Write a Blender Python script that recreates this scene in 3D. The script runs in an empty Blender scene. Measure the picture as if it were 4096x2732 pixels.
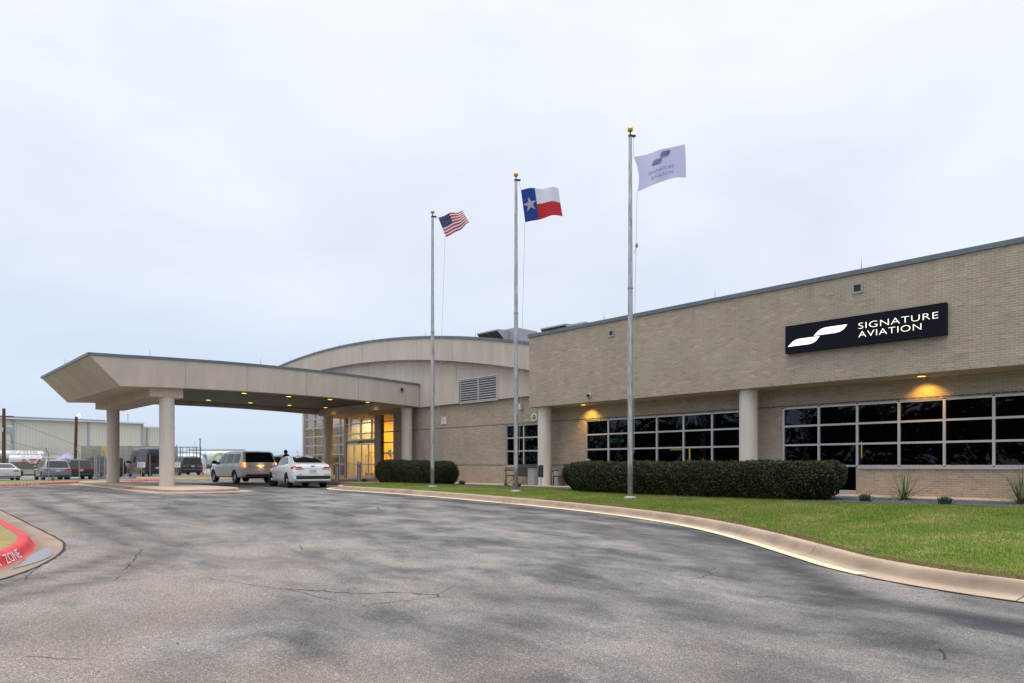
import bpy, bmesh, math, random
import numpy as np
from mathutils import Vector, Matrix
from mathutils.bvhtree import BVHTree
from mathutils.geometry import delaunay_2d_cdt
random.seed(7); rng = np.random.default_rng(7)
R = math.radians
S = bpy.context.scene; COL = S.collection

# ------------------------------------------------------------------ camera, sky, sun, exposure
AZ = R(43.3)                       # the facade runs along X; the camera looks along (-cos, sin)
cam_d = bpy.data.cameras.new('camera'); cam = bpy.data.objects.new('camera', cam_d); COL.objects.link(cam)
cam_d.sensor_width = 36; cam_d.lens = 24.0; cam_d.shift_y = 494/4096
cam_d.clip_start = 0.1; cam_d.clip_end = 4000
cam.location = (0, 0, 1.05); cam.rotation_euler = (R(90), 0, math.pi/2 - AZ)
S.camera = cam
S.view_settings.view_transform = 'Standard'; S.view_settings.look = 'None'
S.view_settings.exposure = 0.0; S.view_settings.gamma = 1.0

SUN_EL, SUN_AZ = R(56), R(200)     # azimuth measured from +X, counter-clockwise
W = bpy.data.worlds.new('World'); S.world = W; W.use_nodes = True
nt = W.node_tree; nt.nodes.clear()
def wn(t, **k):
    n = nt.nodes.new(t)
    for a, b in k.items(): setattr(n, a, b)
    return n
out = wn('ShaderNodeOutputWorld'); bg = wn('ShaderNodeBackground'); nt.links.new(bg.outputs[0], out.inputs[0])
sky = wn('ShaderNodeTexSky', sky_type='NISHITA', sun_disc=False, sun_elevation=SUN_EL, sun_rotation=SUN_AZ)
tc = wn('ShaderNodeTexCoord'); sp = wn('ShaderNodeSeparateXYZ'); nt.links.new(tc.outputs['Generated'], sp.inputs[0])
ramp = wn('ShaderNodeValToRGB'); nt.links.new(sp.outputs[2], ramp.inputs[0])
cr = ramp.color_ramp; cr.elements[0].position = 0.0; cr.elements[0].color = (.555,.675,.86,1)
cr.elements[1].position = 1.0; cr.elements[1].color = (2.5,2.52,2.62,1)
for p, c in ((.10,(.65,.745,.89)), (.27,(.80,.855,.955)), (.45,(.91,.94,1.0)), (.62,(.97,.99,1.04)), (.8,(1.7,1.74,1.84))):
    e = cr.elements.new(p); e.color = (*c, 1)
mp = wn('ShaderNodeMapping'); mp.inputs['Scale'].default_value = (1, 1, 2.6); nt.links.new(tc.outputs['Generated'], mp.inputs[0])
nz = wn('ShaderNodeTexNoise'); nz.inputs['Scale'].default_value = 2.1; nz.inputs['Detail'].default_value = 5; nz.inputs['Distortion'].default_value = .35
nt.links.new(mp.outputs[0], nz.inputs[0])
r2 = wn('ShaderNodeValToRGB'); nt.links.new(nz.outputs[0], r2.inputs[0])
r2.color_ramp.elements[0].position = .3; r2.color_ramp.elements[0].color = (.855,.885,.93,1)
r2.color_ramp.elements[1].position = .7; r2.color_ramp.elements[1].color = (1.06,1.045,1.03,1)
mul = wn('ShaderNodeMixRGB', blend_type='MULTIPLY'); mul.inputs[0].default_value = 1
nt.links.new(ramp.outputs[0], mul.inputs[1]); nt.links.new(r2.outputs[0], mul.inputs[2])
mx = wn('ShaderNodeMixRGB', blend_type='ADD'); mx.inputs[0].default_value = .012
nt.links.new(mul.outputs[0], mx.inputs[1]); nt.links.new(sky.outputs[0], mx.inputs[2])
nt.links.new(mx.outputs[0], bg.inputs[0]); bg.inputs[1].default_value = 1.0
sl = bpy.data.lights.new('sun', 'SUN'); so = bpy.data.objects.new('sun', sl); COL.objects.link(so)
sl.energy = 1.2; sl.angle = R(24); sl.color = (1, .965, .91)
# sun stands behind the camera, over the lot: light falls onto the facade
so.rotation_euler = Vector((0.12, -0.42, 1.5)).to_track_quat('Z', 'Y').to_euler()

# ------------------------------------------------------------------ materials
def mat(name, col=(.5,.5,.5), rough=.6, metal=0, spec=.5, emit=None, es=1.0):
    m = bpy.data.materials.new(name); m.use_nodes = True
    b = m.node_tree.nodes['Principled BSDF']
    b.inputs['Base Color'].default_value = (*col, 1); b.inputs['Roughness'].default_value = rough
    b.inputs['Metallic'].default_value = metal; b.inputs['Specular IOR Level'].default_value = spec
    if emit: b.inputs['Emission Color'].default_value = (*emit, 1); b.inputs['Emission Strength'].default_value = es
    return m
class N:
    def __init__(s, m): s.m = m; s.t = m.node_tree; s.b = s.t.nodes['Principled BSDF']; s._c = None
    def n(s, typ, ins=None, **k):
        n = s.t.nodes.new(typ)
        for a, b in k.items(): setattr(n, a, b)
        for a, v in (ins or {}).items():
            if isinstance(v, bpy.types.NodeSocket): s.t.links.new(v, n.inputs[a])
            else: n.inputs[a].default_value = v
        return n
    @property
    def co(s):
        if s._c is None: s._c = s.n('ShaderNodeTexCoord').outputs['Object']
        return s._c
    def world(s): return s.n('ShaderNodeNewGeometry').outputs['Position']
    def map(s, v, scale=(1,1,1), rot=(0,0,0), loc=(0,0,0)):
        return s.n('ShaderNodeMapping', {'Vector': v, 'Scale': scale, 'Rotation': rot, 'Location': loc}).outputs[0]
    def noise(s, v, scale, detail=4, rough=.55, dist=0):
        return s.n('ShaderNodeTexNoise', {'Vector': v, 'Scale': scale, 'Detail': detail, 'Roughness': rough, 'Distortion': dist}).outputs[0]
    def ramp(s, f, stops):
        r = s.n('ShaderNodeValToRGB', {0: f}); c = r.color_ramp
        c.elements[0].position, c.elements[1].position = stops[0][0], stops[-1][0]
        for e, st in ((c.elements[0], stops[0]), (c.elements[1], stops[-1])): e.color = (*(st[1] if hasattr(st[1],'__len__') else (st[1],)*3), 1)
        for p, v in stops[1:-1]: c.elements.new(p).color = (*(v if hasattr(v,'__len__') else (v,)*3), 1)
        return r.outputs[0]
    def mix(s, f, a, b, mode='MIX'):
        n = s.n('ShaderNodeMixRGB', blend_type=mode)
        for i, v in ((0, f), (1, a), (2, b)):
            if isinstance(v, bpy.types.NodeSocket): s.t.links.new(v, n.inputs[i])
            elif hasattr(v, '__len__'): n.inputs[i].default_value = (*v, 1)
            else: n.inputs[i].default_value = v if i == 0 else (v, v, v, 1)
        return n.outputs[0]
    def math(s, op, a, b=0, clamp=False):
        n = s.n('ShaderNodeMath', operation=op, use_clamp=clamp)
        for i, v in ((0, a), (1, b)):
            if isinstance(v, bpy.types.NodeSocket): s.t.links.new(v, n.inputs[i])
            else: n.inputs[i].default_value = v
        return n.outputs[0]
    def col(s, v): s.t.links.new(v, s.b.inputs['Base Color'])
    def rough(s, v): s.t.links.new(v, s.b.inputs['Roughness'])
    def bump(s, h, dist=.01, st=.6):
        s.t.links.new(s.n('ShaderNodeBump', {'Height': h, 'Distance': dist, 'Strength': st}).outputs[0], s.b.inputs['Normal'])
M = {}
def grainy(name, col, rough, var=.12, sc=6, fine=90, bump=.002, spec=.4):
    m = mat(name, col, rough, spec=spec); k = N(m); c = k.world()
    a = k.noise(c, sc, 5); b = k.noise(c, fine, 2)
    f = k.ramp(a, [(.25, 1-var), (.75, 1+var)]); g_ = k.ramp(b, [(.2, 1-var*.8), (.8, 1+var*.8)])
    v = k.mix(1, k.mix(1, col, f, 'MULTIPLY'), g_, 'MULTIPLY'); k.col(v); k.bump(b, bump, .5)
    return m
def make_brick():
    m = mat('brick', rough=.85, spec=.25); k = N(m); w = k.world()
    s = k.n('ShaderNodeSeparateXYZ', {0: w})
    u = k.math('ADD', s.outputs[0], s.outputs[1])
    v = k.n('ShaderNodeCombineXYZ', {0: u, 1: s.outputs[2], 2: 0.0}).outputs[0]
    b = k.n('ShaderNodeTexBrick', {'Vector': v, 'Color1': (.385,.322,.255,1), 'Color2': (.322,.268,.213,1), 'Mortar': (.50,.45,.375,1),
            'Scale': 1.0, 'Mortar Size': .0052, 'Mortar Smooth': .1, 'Bias': -.1, 'Brick Width': .203, 'Row Height': .0677}, offset=.5)
    # a second brick layout picks the odd pale or dark brick
    b2 = k.n('ShaderNodeTexBrick', {'Vector': v, 'Color1': (0,0,0,1), 'Color2': (1,1,1,1), 'Mortar': (.5,.5,.5,1), 'Scale': 1.0,
            'Mortar Size': 0.0, 'Bias': 0.0, 'Brick Width': .203, 'Row Height': .0677}, offset=.5)
    pal = k.ramp(b2.outputs[0], [(.0, (.79,.79,.80)), (.3, (.95,.95,.95)), (.85, (1.04,1.04,1.04)), (1.0, (1.26,1.23,1.18))])
    c = k.mix(1, b.outputs[0], pal, 'MULTIPLY')
    c = k.mix(1, c, k.ramp(k.noise(v, .55, 4), [(.3, .93), (.7, 1.07)]), 'MULTIPLY')
    c = k.mix(1, c, k.ramp(k.noise(k.map(v, (1, .22, 1)), 1.4, 5), [(.3, (.95,.93,.93)), (.7, (1.04,1.04,1.03))]), 'MULTIPLY')
    rn = k.math('MULTIPLY', k.n('ShaderNodeMapRange', {0: s.outputs[2], 1: 5.2, 2: 6.75, 3: 0.0, 4: .5}).outputs[0], k.ramp(k.noise(k.map(v, (1, .06, 1)), 2.2, 4, .6), [(.48, 0.0), (.68, 1.0)]))
    c = k.mix(rn, c, k.mix(1, c, (.70,.68,.66), 'MULTIPLY'))
    # warm, pinkish splash zone low on the wall
    lo = k.n('ShaderNodeMapRange', {0: s.outputs[2], 1: 1.3, 2: .2, 3: 0.0, 4: .55}).outputs[0]
    c = k.mix(lo, c, k.mix(1, c, (1.14,1.0,.90), 'MULTIPLY'))
    # dark string courses
    for z0, z1 in ((2.979, 3.046), (1.016, 1.083)):
        a_ = k.math('MULTIPLY', k.math('GREATER_THAN', s.outputs[2], z0), k.math('LESS_THAN', s.outputs[2], z1))
        a_ = k.math('MULTIPLY', a_, k.math('GREATER_THAN', s.outputs[1], 22.2))
        a_ = k.math('MULTIPLY', a_, k.math('SUBTRACT', 1.0, b.outputs[1]))
        c = k.mix(a_, c, (.145,.115,.10))
    # open weep joints in the bottom courses
    fx = k.math('LESS_THAN', k.math('FRACT', k.math('DIVIDE', u, .609)), .022)
    for z0 in (3.61, 2.98, .875, .203):
        a_ = k.math('MULTIPLY', k.math('GREATER_THAN', s.outputs[2], z0), k.math('LESS_THAN', s.outputs[2], z0+.062))
        c = k.mix(k.math('MULTIPLY', a_, fx), c, (.02,.018,.016))
    k.col(c); k.bump(k.math('SUBTRACT', 1.0, b.outputs[1]), .004, .5)
    return m
def make_stucco(name='stucco', col=(.505,.445,.375)):
    m = mat(name, rough=.9, spec=.2); k = N(m); w = k.world()
    st = k.noise(k.map(w, (1, 1, .16)), 2.2, 6, .6)
    c = k.mix(1, col, k.ramp(st, [(.28, (.86,.86,.88)), (.72, (1.08,1.06,1.03))]), 'MULTIPLY')
    c = k.mix(1, c, k.ramp(k.noise(w, 140, 2), [(.25, .84), (.75, 1.14)]), 'MULTIPLY')
    c = k.mix(1, c, k.ramp(k.noise(w, .5, 3), [(.3, .95), (.7, 1.05)]), 'MULTIPLY')
    k.col(c); k.bump(k.noise(w, 140, 2), .004, .5); return m
def make_asphalt(name, base=.2, near=True):
    m = mat(name, rough=.9, spec=.18); k = N(m); w = k.world()
    # worn dark patches drawn out along the way the cars roll (X)
    p1 = k.noise(k.map(w, (.50, .85, 1), (0,0,R(6))), 1.5, 7, .64, .25)
    p2 = k.noise(k.map(w, (.12, .30, 1), (0,0,R(-8)), (4.2,1.3,0)), 1.0, 4, .55, .4)
    c = k.ramp(p1, [(.33, (.085,.085,.090)), (.42, (.135,.131,.130)), (.49, (.188,.178,.170)), (.58, (.250,.232,.216)), (.74, (.315,.287,.262))])
    c = k.mix(1, c, k.ramp(p2, [(.3, (.72,.72,.74)), (.5, (.97,.97,.97)), (.7, (1.14,1.12,1.09))]), 'MULTIPLY')
    # sandy dust to the left of the drive
    s = k.n('ShaderNodeSeparateXYZ', {0: w})
    dust = k.math('MULTIPLY', k.n('ShaderNodeMapRange', {0: s.outputs[1], 1: 7.0, 2: 2.2, 3: 0.0, 4: .8}).outputs[0], k.ramp(k.noise(w, .7, 4), [(.35, 0.0), (.65, 1.0)]))
    c = k.mix(dust, c, (.31,.255,.215))
    # aggregate: pale and dark stones
    vo = k.n('ShaderNodeTexVoronoi', {'Vector': w, 'Scale': 135.0}, feature='F1')
    st = k.n('ShaderNodeSeparateColor', {0: vo.outputs['Color']}).outputs[0]
    c = k.mix(1, c, k.ramp(st, [(.0, .48), (.4, .86), (.8, 1.10), (1.0, 1.9)]), 'MULTIPLY')
    c = k.mix(1, c, k.ramp(k.noise(w, 55, 3, .7), [(.3, .82), (.7, 1.18)]), 'MULTIPLY')
    # where wheels have polished the surface dark
    at = k.n('ShaderNodeAttribute', attribute_name='wear').outputs['Fac']
    wm = k.math('MULTIPLY', at, k.ramp(k.noise(k.map(w, (.6, .6, 1)), 1.6, 6, .65), [(.25, .5), (.55, 1.0)]))
    c = k.mix(k.math('MULTIPLY', wm, .88), c, (.040,.040,.046))
    # a few cracks
    cv = k.n('ShaderNodeTexVoronoi', {'Vector': k.mix(.16, w, k.n('ShaderNodeTexNoise', {'Vector': w, 'Scale': 2.3, 'Detail': 5.0}).outputs['Color'], 'ADD'), 'Scale': .34}, feature='DISTANCE_TO_EDGE').outputs[0]
    ck = k.math('MULTIPLY', k.math('LESS_THAN', cv, .0028), k.math('GREATER_THAN', k.noise(w, .42, 2), .57))
    c = k.mix(k.math('MULTIPLY', ck, .75), c, (.03,.028,.026))
    k.col(c); k.bump(k.math('SUBTRACT', vo.outputs[0], k.math('MULTIPLY', ck, 2.0)), .006, .6); return m
def make_concrete(name, col, joints=None, var=.14):
    m = mat(name, rough=.88, spec=.25); k = N(m); w = k.world()
    c = k.mix(1, col, k.ramp(k.noise(w, 1.3, 5), [(.25, 1-var), (.75, 1+var)]), 'MULTIPLY')
    c = k.mix(1, c, k.ramp(k.noise(w, 75, 2), [(.2, .86), (.8, 1.14)]), 'MULTIPLY')
    # tyre rub
    rb = k.ramp(k.noise(k.map(w, (.5, .5, 3)), 1.4, 6, .62, .6), [(.56, 0.0), (.70, .6)])
    if joints:
        uv = k.n('ShaderNodeUVMap').outputs[0]; s = k.n('ShaderNodeSeparateXYZ', {0: uv})
        rb = k.math('MULTIPLY', rb, k.math('MULTIPLY', k.math('GREATER_THAN', s.outputs[1], .12), k.math('LESS_THAN', s.outputs[1], .36)))
        c = k.mix(rb, c, (.15,.13,.125))
        # grime on face and flow line, with shade painted in to round the kerb
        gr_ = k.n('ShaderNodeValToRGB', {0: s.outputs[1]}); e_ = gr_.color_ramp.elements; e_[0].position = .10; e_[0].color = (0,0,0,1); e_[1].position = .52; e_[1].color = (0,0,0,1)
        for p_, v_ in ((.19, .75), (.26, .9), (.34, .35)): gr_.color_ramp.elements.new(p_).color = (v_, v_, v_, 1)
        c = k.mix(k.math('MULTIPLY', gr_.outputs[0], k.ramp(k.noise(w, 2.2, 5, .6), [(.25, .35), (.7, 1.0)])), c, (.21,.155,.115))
        f = k.math('FRACT', k.math('DIVIDE', s.outputs[0], joints))
        c = k.mix(k.math('LESS_THAN', f, .0045), c, (.05,.04,.035))
    k.col(c); k.bump(k.noise(w, 75, 2), .003, .5); return m
def make_grass(name, dry=.35, straw=False):
    m = mat(name, rough=.8, spec=.2); k = N(m); w = k.world()
    c = k.ramp(k.noise(w, .9, 5, .6), [(.25, (.20,.19,.06)), (.5, (.30,.25,.10)), (.75, (.36,.30,.14))]) if straw else k.ramp(k.noise(w, .9, 5, .6), [(.25, (.075,.140,.014)), (.5, (.12,.185,.020)), (.75, (.19,.215,.045))])
    c = k.mix(1, c, k.ramp(k.noise(w, 28, 3), [(.25, .66), (.75, 1.34)]), 'MULTIPLY')
    d = k.ramp(k.noise(k.map(w, (1,1,1), (0,0,0), (7,3,0)), .8, 6, .65), [(.62-dry*.4, 0.0), (.82-dry*.2, .85)])
    c = k.mix(d, c, (.36,.30,.13)); k.col(c); k.bump(k.noise(w, 60, 2), .02, .7)
    return m
def glass_mat(name, tint=(.1,.11,.12), rough=.015, wob=.0, spec=.5, ior=1.5, wsc=.9):
    m = bpy.data.materials.new(name); m.use_nodes = True; t = m.node_tree; t.nodes.clear(); k = N.__new__(N); k.m = m; k.t = t; k._c = None
    o = k.n('ShaderNodeOutputMaterial'); tr = k.n('ShaderNodeBsdfTransparent', {0: (*tint, 1)}); gl = k.n('ShaderNodeBsdfGlossy', {'Color': (spec*1.7,spec*1.9,spec*2.1,1) , 'Roughness': rough})
    lw = k.n('ShaderNodeLayerWeight', {'Blend': .5})
    f0 = ((ior-1)/(ior+1))**2
    if wob:
        w = k.world(); h = k.noise(w, wsc, 2, .5, 1.6)
        bn = k.n('ShaderNodeBump', {'Height': h, 'Distance': wob, 'Strength': 1.0}).outputs[0]
        t.links.new(bn, gl.inputs['Normal']); t.links.new(bn, lw.inputs['Normal'])
    fr = k.math('ADD', f0, k.math('MULTIPLY', 1-f0, k.math('POWER', lw.outputs['Facing'], 5.0)))
    mxs = k.n('ShaderNodeMixShader', {0: fr, 1: tr.outputs[0], 2: gl.outputs[0]}); t.links.new(mxs.outputs[0], o.inputs[0])
    return m
M['brick'] = make_brick(); M['stucco'] = make_stucco(col=(.535,.470,.405)); M['stucco_wall'] = make_stucco('stucco_wall', (.535,.470,.405))
M['column'] = make_stucco('column_concrete', (.64,.585,.52))
M['asphalt'] = make_asphalt('asphalt'); M['lot'] = grainy('lot_asphalt', (.16,.165,.175), .85, .15, 2, 60)
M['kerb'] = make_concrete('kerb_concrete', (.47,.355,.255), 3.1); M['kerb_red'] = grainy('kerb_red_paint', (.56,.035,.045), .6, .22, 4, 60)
M['walk'] = make_concrete('walk_concrete', (.44,.35,.27)); M['plaza'] = make_concrete('plaza_concrete', (.32,.235,.18))
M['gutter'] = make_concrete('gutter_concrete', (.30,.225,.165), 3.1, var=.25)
M['grass'] = make_grass('grass'); M['grass_dry'] = make_grass('grass_dry', .6, False); M['grass_straw'] = make_grass('grass_straw', .3, True)
M['land'] = grainy('land', (.24,.25,.23), .9, .15, .05, 3)
M['line_paint'] = grainy('line_paint', (.78,.65,.42), .7, .12, 5, 80); M['white_paint'] = grainy('white_paint', (.74,.74,.76), .6, .10, 9, 80)
M['alu'] = mat('aluminium', (.56,.56,.58), .45, .55); M['alu_dark'] = mat('aluminium_grey', (.22,.22,.225), .45, .5)
M['coping'] = grainy('coping_metal', (.125,.150,.178), .45, .18, 3, 30); M['ceiling'] = None
M['pane'] = glass_mat('tinted_pane', (.035,.04,.048), .02, .0085, .25, 1.75, .9)
M['sky_glass'] = glass_mat('sky_glass', (.66,.68,.70), .01, .006, .5, 3.1, .8); M['lobby_glass'] = glass_mat('lobby_glass', (.70,.72,.72), .01, .010, .5, 2.1, .8)
M['dark'] = mat('dark_interior', (.012,.014,.018), .9, spec=.1); M['black'] = mat('black_plastic', (.012,.012,.013), .45)
M['soffit'] = grainy('soffit_paint', (.40,.33,.25), .8, .05, 2, 40); M['yellow_wall'] = mat('ochre_wall', (.72,.46,.07), .8)
M['steel'] = mat('steel', (.42,.43,.45), .38, .8); M['galv'] = grainy('galvanised', (.30,.31,.33), .55, .15, 5, 40)
M['dark_metal'] = mat('bench_metal', (.035,.033,.036), .45, .3); M['gold'] = mat('gold_ball', (.62,.40,.08), .3, .9)
M['rubber'] = mat('rubber', (.018,.018,.019), .8); M['rim'] = mat('rim_silver', (.48,.49,.50), .3, .85)
M['chrome'] = mat('chrome', (.75,.75,.77), .12, 1); M['lamp_on'] = mat('lamp_on', (1,.8,.4), .4, emit=(1,.50,.07), es=4.5)
M['lamp_white'] = mat('lamp_white', (1,1,1), .4, emit=(1,.93,.75), es=60)
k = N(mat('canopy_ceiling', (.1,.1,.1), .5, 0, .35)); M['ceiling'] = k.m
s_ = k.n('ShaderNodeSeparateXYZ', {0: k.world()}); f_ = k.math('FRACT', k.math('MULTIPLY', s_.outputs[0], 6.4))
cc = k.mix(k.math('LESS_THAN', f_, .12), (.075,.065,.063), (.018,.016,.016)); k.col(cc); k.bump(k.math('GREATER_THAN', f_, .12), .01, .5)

# ------------------------------------------------------------------ mesh helpers
class MB:
    def __init__(s): s.v = []; s.f = []; s.mi = []; s.uv = {}
    def add(s, vs, fs, mi=0):
        o = len(s.v); s.v += [tuple(p) for p in vs]; s.f += [tuple(i+o for i in f) for f in fs]; s.mi += [mi]*len(fs); return s
    def box(s, x0, x1, y0, y1, z0, z1, mi=0, rz=0, c=None):
        vs = [(x, y, z) for z in (z0, z1) for x, y in ((x0,y0),(x1,y0),(x1,y1),(x0,y1))]
        if rz:
            cx, cy = c or ((x0+x1)/2, (y0+y1)/2); cs, sn = math.cos(rz), math.sin(rz)
            vs = [(cx+(x-cx)*cs-(y-cy)*sn, cy+(x-cx)*sn+(y-cy)*cs, z) for x, y, z in vs]
        return s.add(vs, [(0,3,2,1),(4,5,6,7),(0,1,5,4),(1,2,6,5),(2,3,7,6),(3,0,4,7)], mi)
    def cyl(s, p0, p1, r0, r1=None, n=12, mi=0, caps=True):
        r1 = r0 if r1 is None else r1; p0, p1 = Vector(p0), Vector(p1); d = (p1-p0).normalized()
        a = d.orthogonal().normalized(); b = d.cross(a)
        vs = []
        for p, r in ((p0, r0), (p1, r1)):
            for i in range(n):
                t = 2*math.pi*i/n; vs.append(p + (a*math.cos(t)+b*math.sin(t))*r)
        fs = [(i, (i+1)%n, n+(i+1)%n, n+i) for i in range(n)]
        if caps: fs += [tuple(range(n-1,-1,-1)), tuple(range(n, 2*n))]
        return s.add(vs, fs, mi)
    def lathe(s, prof, c=(0,0,0), axis='z', n=20, mi=0):
        vs = []; m = len(prof)
        for i in range(n):
            t = 2*math.pi*i/n; cs, sn = math.cos(t), math.sin(t)
            for r, h in prof:
                q = {'z': (r*cs, r*sn, h), 'y': (r*cs, h, r*sn), 'x': (h, r*cs, r*sn)}[axis]
                vs.append((q[0]+c[0], q[1]+c[1], q[2]+c[2]))
        fs = []
        for i in range(n):
            for j in range(m-1):
                a_, b_ = i*m+j, ((i+1)%n)*m+j; fs.append((a_, b_, b_+1, a_+1))
        return s.add(vs, fs, mi)
    def sphere(s, c, r, n=14, sc=(1,1,1), mi=0):
        pr = [(max(1e-4, r*math.sin(math.pi*i/(n//2)))*1, -r*math.cos(math.pi*i/(n//2))) for i in range(n//2+1)]
        o = len(s.v); s.lathe(pr, (0,0,0), 'z', n, mi)
        for i in range(o, len(s.v)): x, y, z = s.v[i]; s.v[i] = (x*sc[0]+c[0], y*sc[1]+c[1], z*sc[2]+c[2])
        return s
    def tube(s, pts, r, n=6, mi=0):
        pts = [Vector(p) for p in pts]; rings = []; rs = r if hasattr(r, '__len__') else [r]*len(pts)
        up = None
        for i, p in enumerate(pts):
            d = (pts[min(i+1, len(pts)-1)] - pts[max(i-1, 0)]).normalized()
            if up is None: up = d.orthogonal().normalized()
            a = (up - d*up.dot(d)).normalized(); up = a; b = d.cross(a)
            rings.append([p + (a*math.cos(2*math.pi*j/n)+b*math.sin(2*math.pi*j/n))*rs[i] for j in range(n)])
        vs = [v for rg in rings for v in rg]; fs = []
        for i in range(len(pts)-1):
            for j in range(n): fs.append((i*n+j, i*n+(j+1)%n, (i+1)*n+(j+1)%n, (i+1)*n+j))
        fs += [tuple(range(n-1,-1,-1)), tuple(range((len(pts)-1)*n, len(pts)*n))]
        return s.add(vs, fs, mi)
    def prism(s, poly, h0, h1, plane='xz', mi=0):
        f = {'xz': lambda a, b, h: (a, h, b), 'yz': lambda a, b, h: (h, a, b), 'xy': lambda a, b, h: (a, b, h)}[plane]
        n = len(poly); vs = [f(a, b, h0) for a, b in poly] + [f(a, b, h1) for a, b in poly]
        return s.add(vs, [tuple(range(n)), tuple(range(2*n-1, n-1, -1))] + [(i, n+i, n+(i+1)%n, (i+1)%n) for i in range(n)], mi)
    def build(s, name, mats, parent=None, smooth=False, fix=True):
        me = bpy.data.meshes.new(name); me.from_pydata([tuple(map(float, v)) for v in s.v], [], s.f)
        for m_ in (mats if isinstance(mats, (list, tuple)) else [mats]): me.materials.append(m_)
        me.polygons.foreach_set('material_index', s.mi)
        if fix:
            bm = bmesh.new(); bm.from_mesh(me); bmesh.ops.recalc_face_normals(bm, faces=bm.faces); bm.to_mesh(me); bm.free()
        if smooth:
            me.polygons.foreach_set('use_smooth', [True]*len(me.polygons))
            if smooth != 'all': me.set_sharp_from_angle(angle=R(38 if smooth is True else smooth))
        me.update(); o = bpy.data.objects.new(name, me); COL.objects.link(o); o.parent = parent; return o
def tag(o, label=None, cat=None, group=None, kind=None):
    for a, b in (('label', label), ('category', cat), ('group', group), ('kind', kind)):
        if b: o[a] = b
    return o
def empty(name, loc=(0,0,0), rz=0, label=None, cat=None, group=None):
    o = bpy.data.objects.new(name, None); COL.objects.link(o); o.location = loc; o.rotation_euler = (0,0,rz); o.empty_display_size = .3
    return tag(o, label, cat, group)
def copy_tree(o, parent=None):
    c = o.copy(); COL.objects.link(c); c.parent = parent
    for ch in list(o.children): copy_tree(ch, c)
    return c
def text_polys(txt, size=1.0, sx=1.0, extrude=.01, align='LEFT', spacing=1.0, res=3, off=0.0):
    cu = bpy.data.curves.new('t', 'FONT'); cu.body = txt; cu.size = size; cu.extrude = extrude; cu.align_x = align
    cu.space_character = spacing; cu.offset = off; cu.resolution_u = res; cu.align_y = 'BOTTOM_BASELINE'
    o = bpy.data.objects.new('t', cu); COL.objects.link(o); dg = bpy.context.evaluated_depsgraph_get(); dg.update()
    me = bpy.data.meshes.new_from_object(o.evaluated_get(dg)); vs = [(v.co.x*sx, v.co.y, v.co.z) for v in me.vertices]; fs = [tuple(p.vertices) for p in me.polygons]
    bpy.data.objects.remove(o); bpy.data.meshes.remove(me); return vs, fs
def text_obj(txt, fn, m_, parent, name='lettering', **kw):
    vs, fs = text_polys(txt, **kw); b = MB(); b.add([fn(*v) for v in vs], fs); return b.build(name, m_, parent, fix=False)
def sheet(name, m_, xs, ys, zf, parent=None):
    b = MB(); nx, ny = len(xs), len(ys)
    b.add([(x, y, zf(x, y)) for y in ys for x in xs], [(j*nx+i, j*nx+i+1, (j+1)*nx+i+1, (j+1)*nx+i) for j in range(ny-1) for i in range(nx-1)])
    return b.build(name, m_, parent, smooth='all')
def lin(a, b, n): return [a+(b-a)*i/(n-1) for i in range(n)]
def interp(x, pts):
    if x <= pts[0][0]: return pts[0][1]
    for (a, b), (c, d) in zip(pts, pts[1:]):
        if x <= c: return b + (d-b)*(x-a)/(c-a)
    return pts[-1][1]
def smooth_path(P, n=6):
    out = []; P = [Vector((*p, 0)) for p in P]
    for i in range(len(P)-1):
        p0, p1, p2, p3 = P[max(i-1,0)], P[i], P[i+1], P[min(i+2, len(P)-1)]
        for j in range(n):
            t = j/n; out.append(.5*((2*p1)+(p2-p0)*t+(2*p0-5*p1+4*p2-p3)*t*t+(3*p1-p0-3*p2+p3)*t**3))
    return out + [P[-1]]

# ------------------------------------------------------------------ ground
def g(X, Y):                       # the drive falls away from the building towards the camera
    u = X+22; s = 0 if u < -4 else (u if u > 4 else (u+4)**2/16); s = min(s, 30)
    return -s*(0.018+0.006*min(1, max(0, (16-Y)/16)))
def far(x, y):
    r = -.9
    return r
b = MB(); xs = [-1500,-400,-120,-60,-56.5,-50,-30,-20,-10,0,10,20,60,400,1500]; ys = [-1500,-300,-60,-20,-10,0,10,20,30,60,200,500,1500]
tag(sheet('ground', M['land'], xs, ys, far), kind='structure')
road = sheet('road', M['asphalt'], lin(-58, 14, 289), lin(-16, 24, 161), g); tag(road, kind='structure')
TR = [([(6,7.6),(-2.0,7.75),(-2.9,7.95),(-3.9,8.9),(-5.2,10.5),(-7.2,11.9),(-10.3,12.9),(-14.5,13.5),(-19,13.5),(-24.5,13.6)], .34, 1.0),
      ([(6,6.3),(-1.3,6.5),(-2.5,6.9),(-4.2,8.2),(-6.4,9.9),(-9.5,11.2),(-15,12.0)], .40, .55),
      ([(-26,3.5),(-19,3.2),(-14.5,3.15),(-12.6,3.1),(-11.2,2.7),(-10.1,1.9),(-9.4,.9),(-9,-.6),(-8.8,-3)], .20, .8),
      ([(-30,4.8),(-20,4.2),(-14.2,3.75),(-12.0,3.5),(-10.4,2.9),(-9.1,1.9),(-8.3,.5),(-7.9,-2)], .20, .7),
      ([(-40,5.0),(-34,6.4),(-28,6.9),(-22.5,7.9),(-24,10.5),(-29,12.6),(-38,13.4),(-46,13.5)], .5, .6), ([(-46,16.2),(-34,16.2),(-26,14.2)], .4, .6),
      ([(4,4.5),(-1.5,2.9),(-3.2,1.0),(-4,-3)], 2.0, .42), ([(4,5.9),(-3.8,6.0),(-5.6,4.8)], .7, .5), ([(-4.5,4.2),(-6.5,2.6),(-7.2,0)], .8, .3), ([(-14,6.3),(-19,8.6),(-26,9.4)], .5, .45), ([(-12,10.2),(-17,9.0)], .5, .4)]
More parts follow.
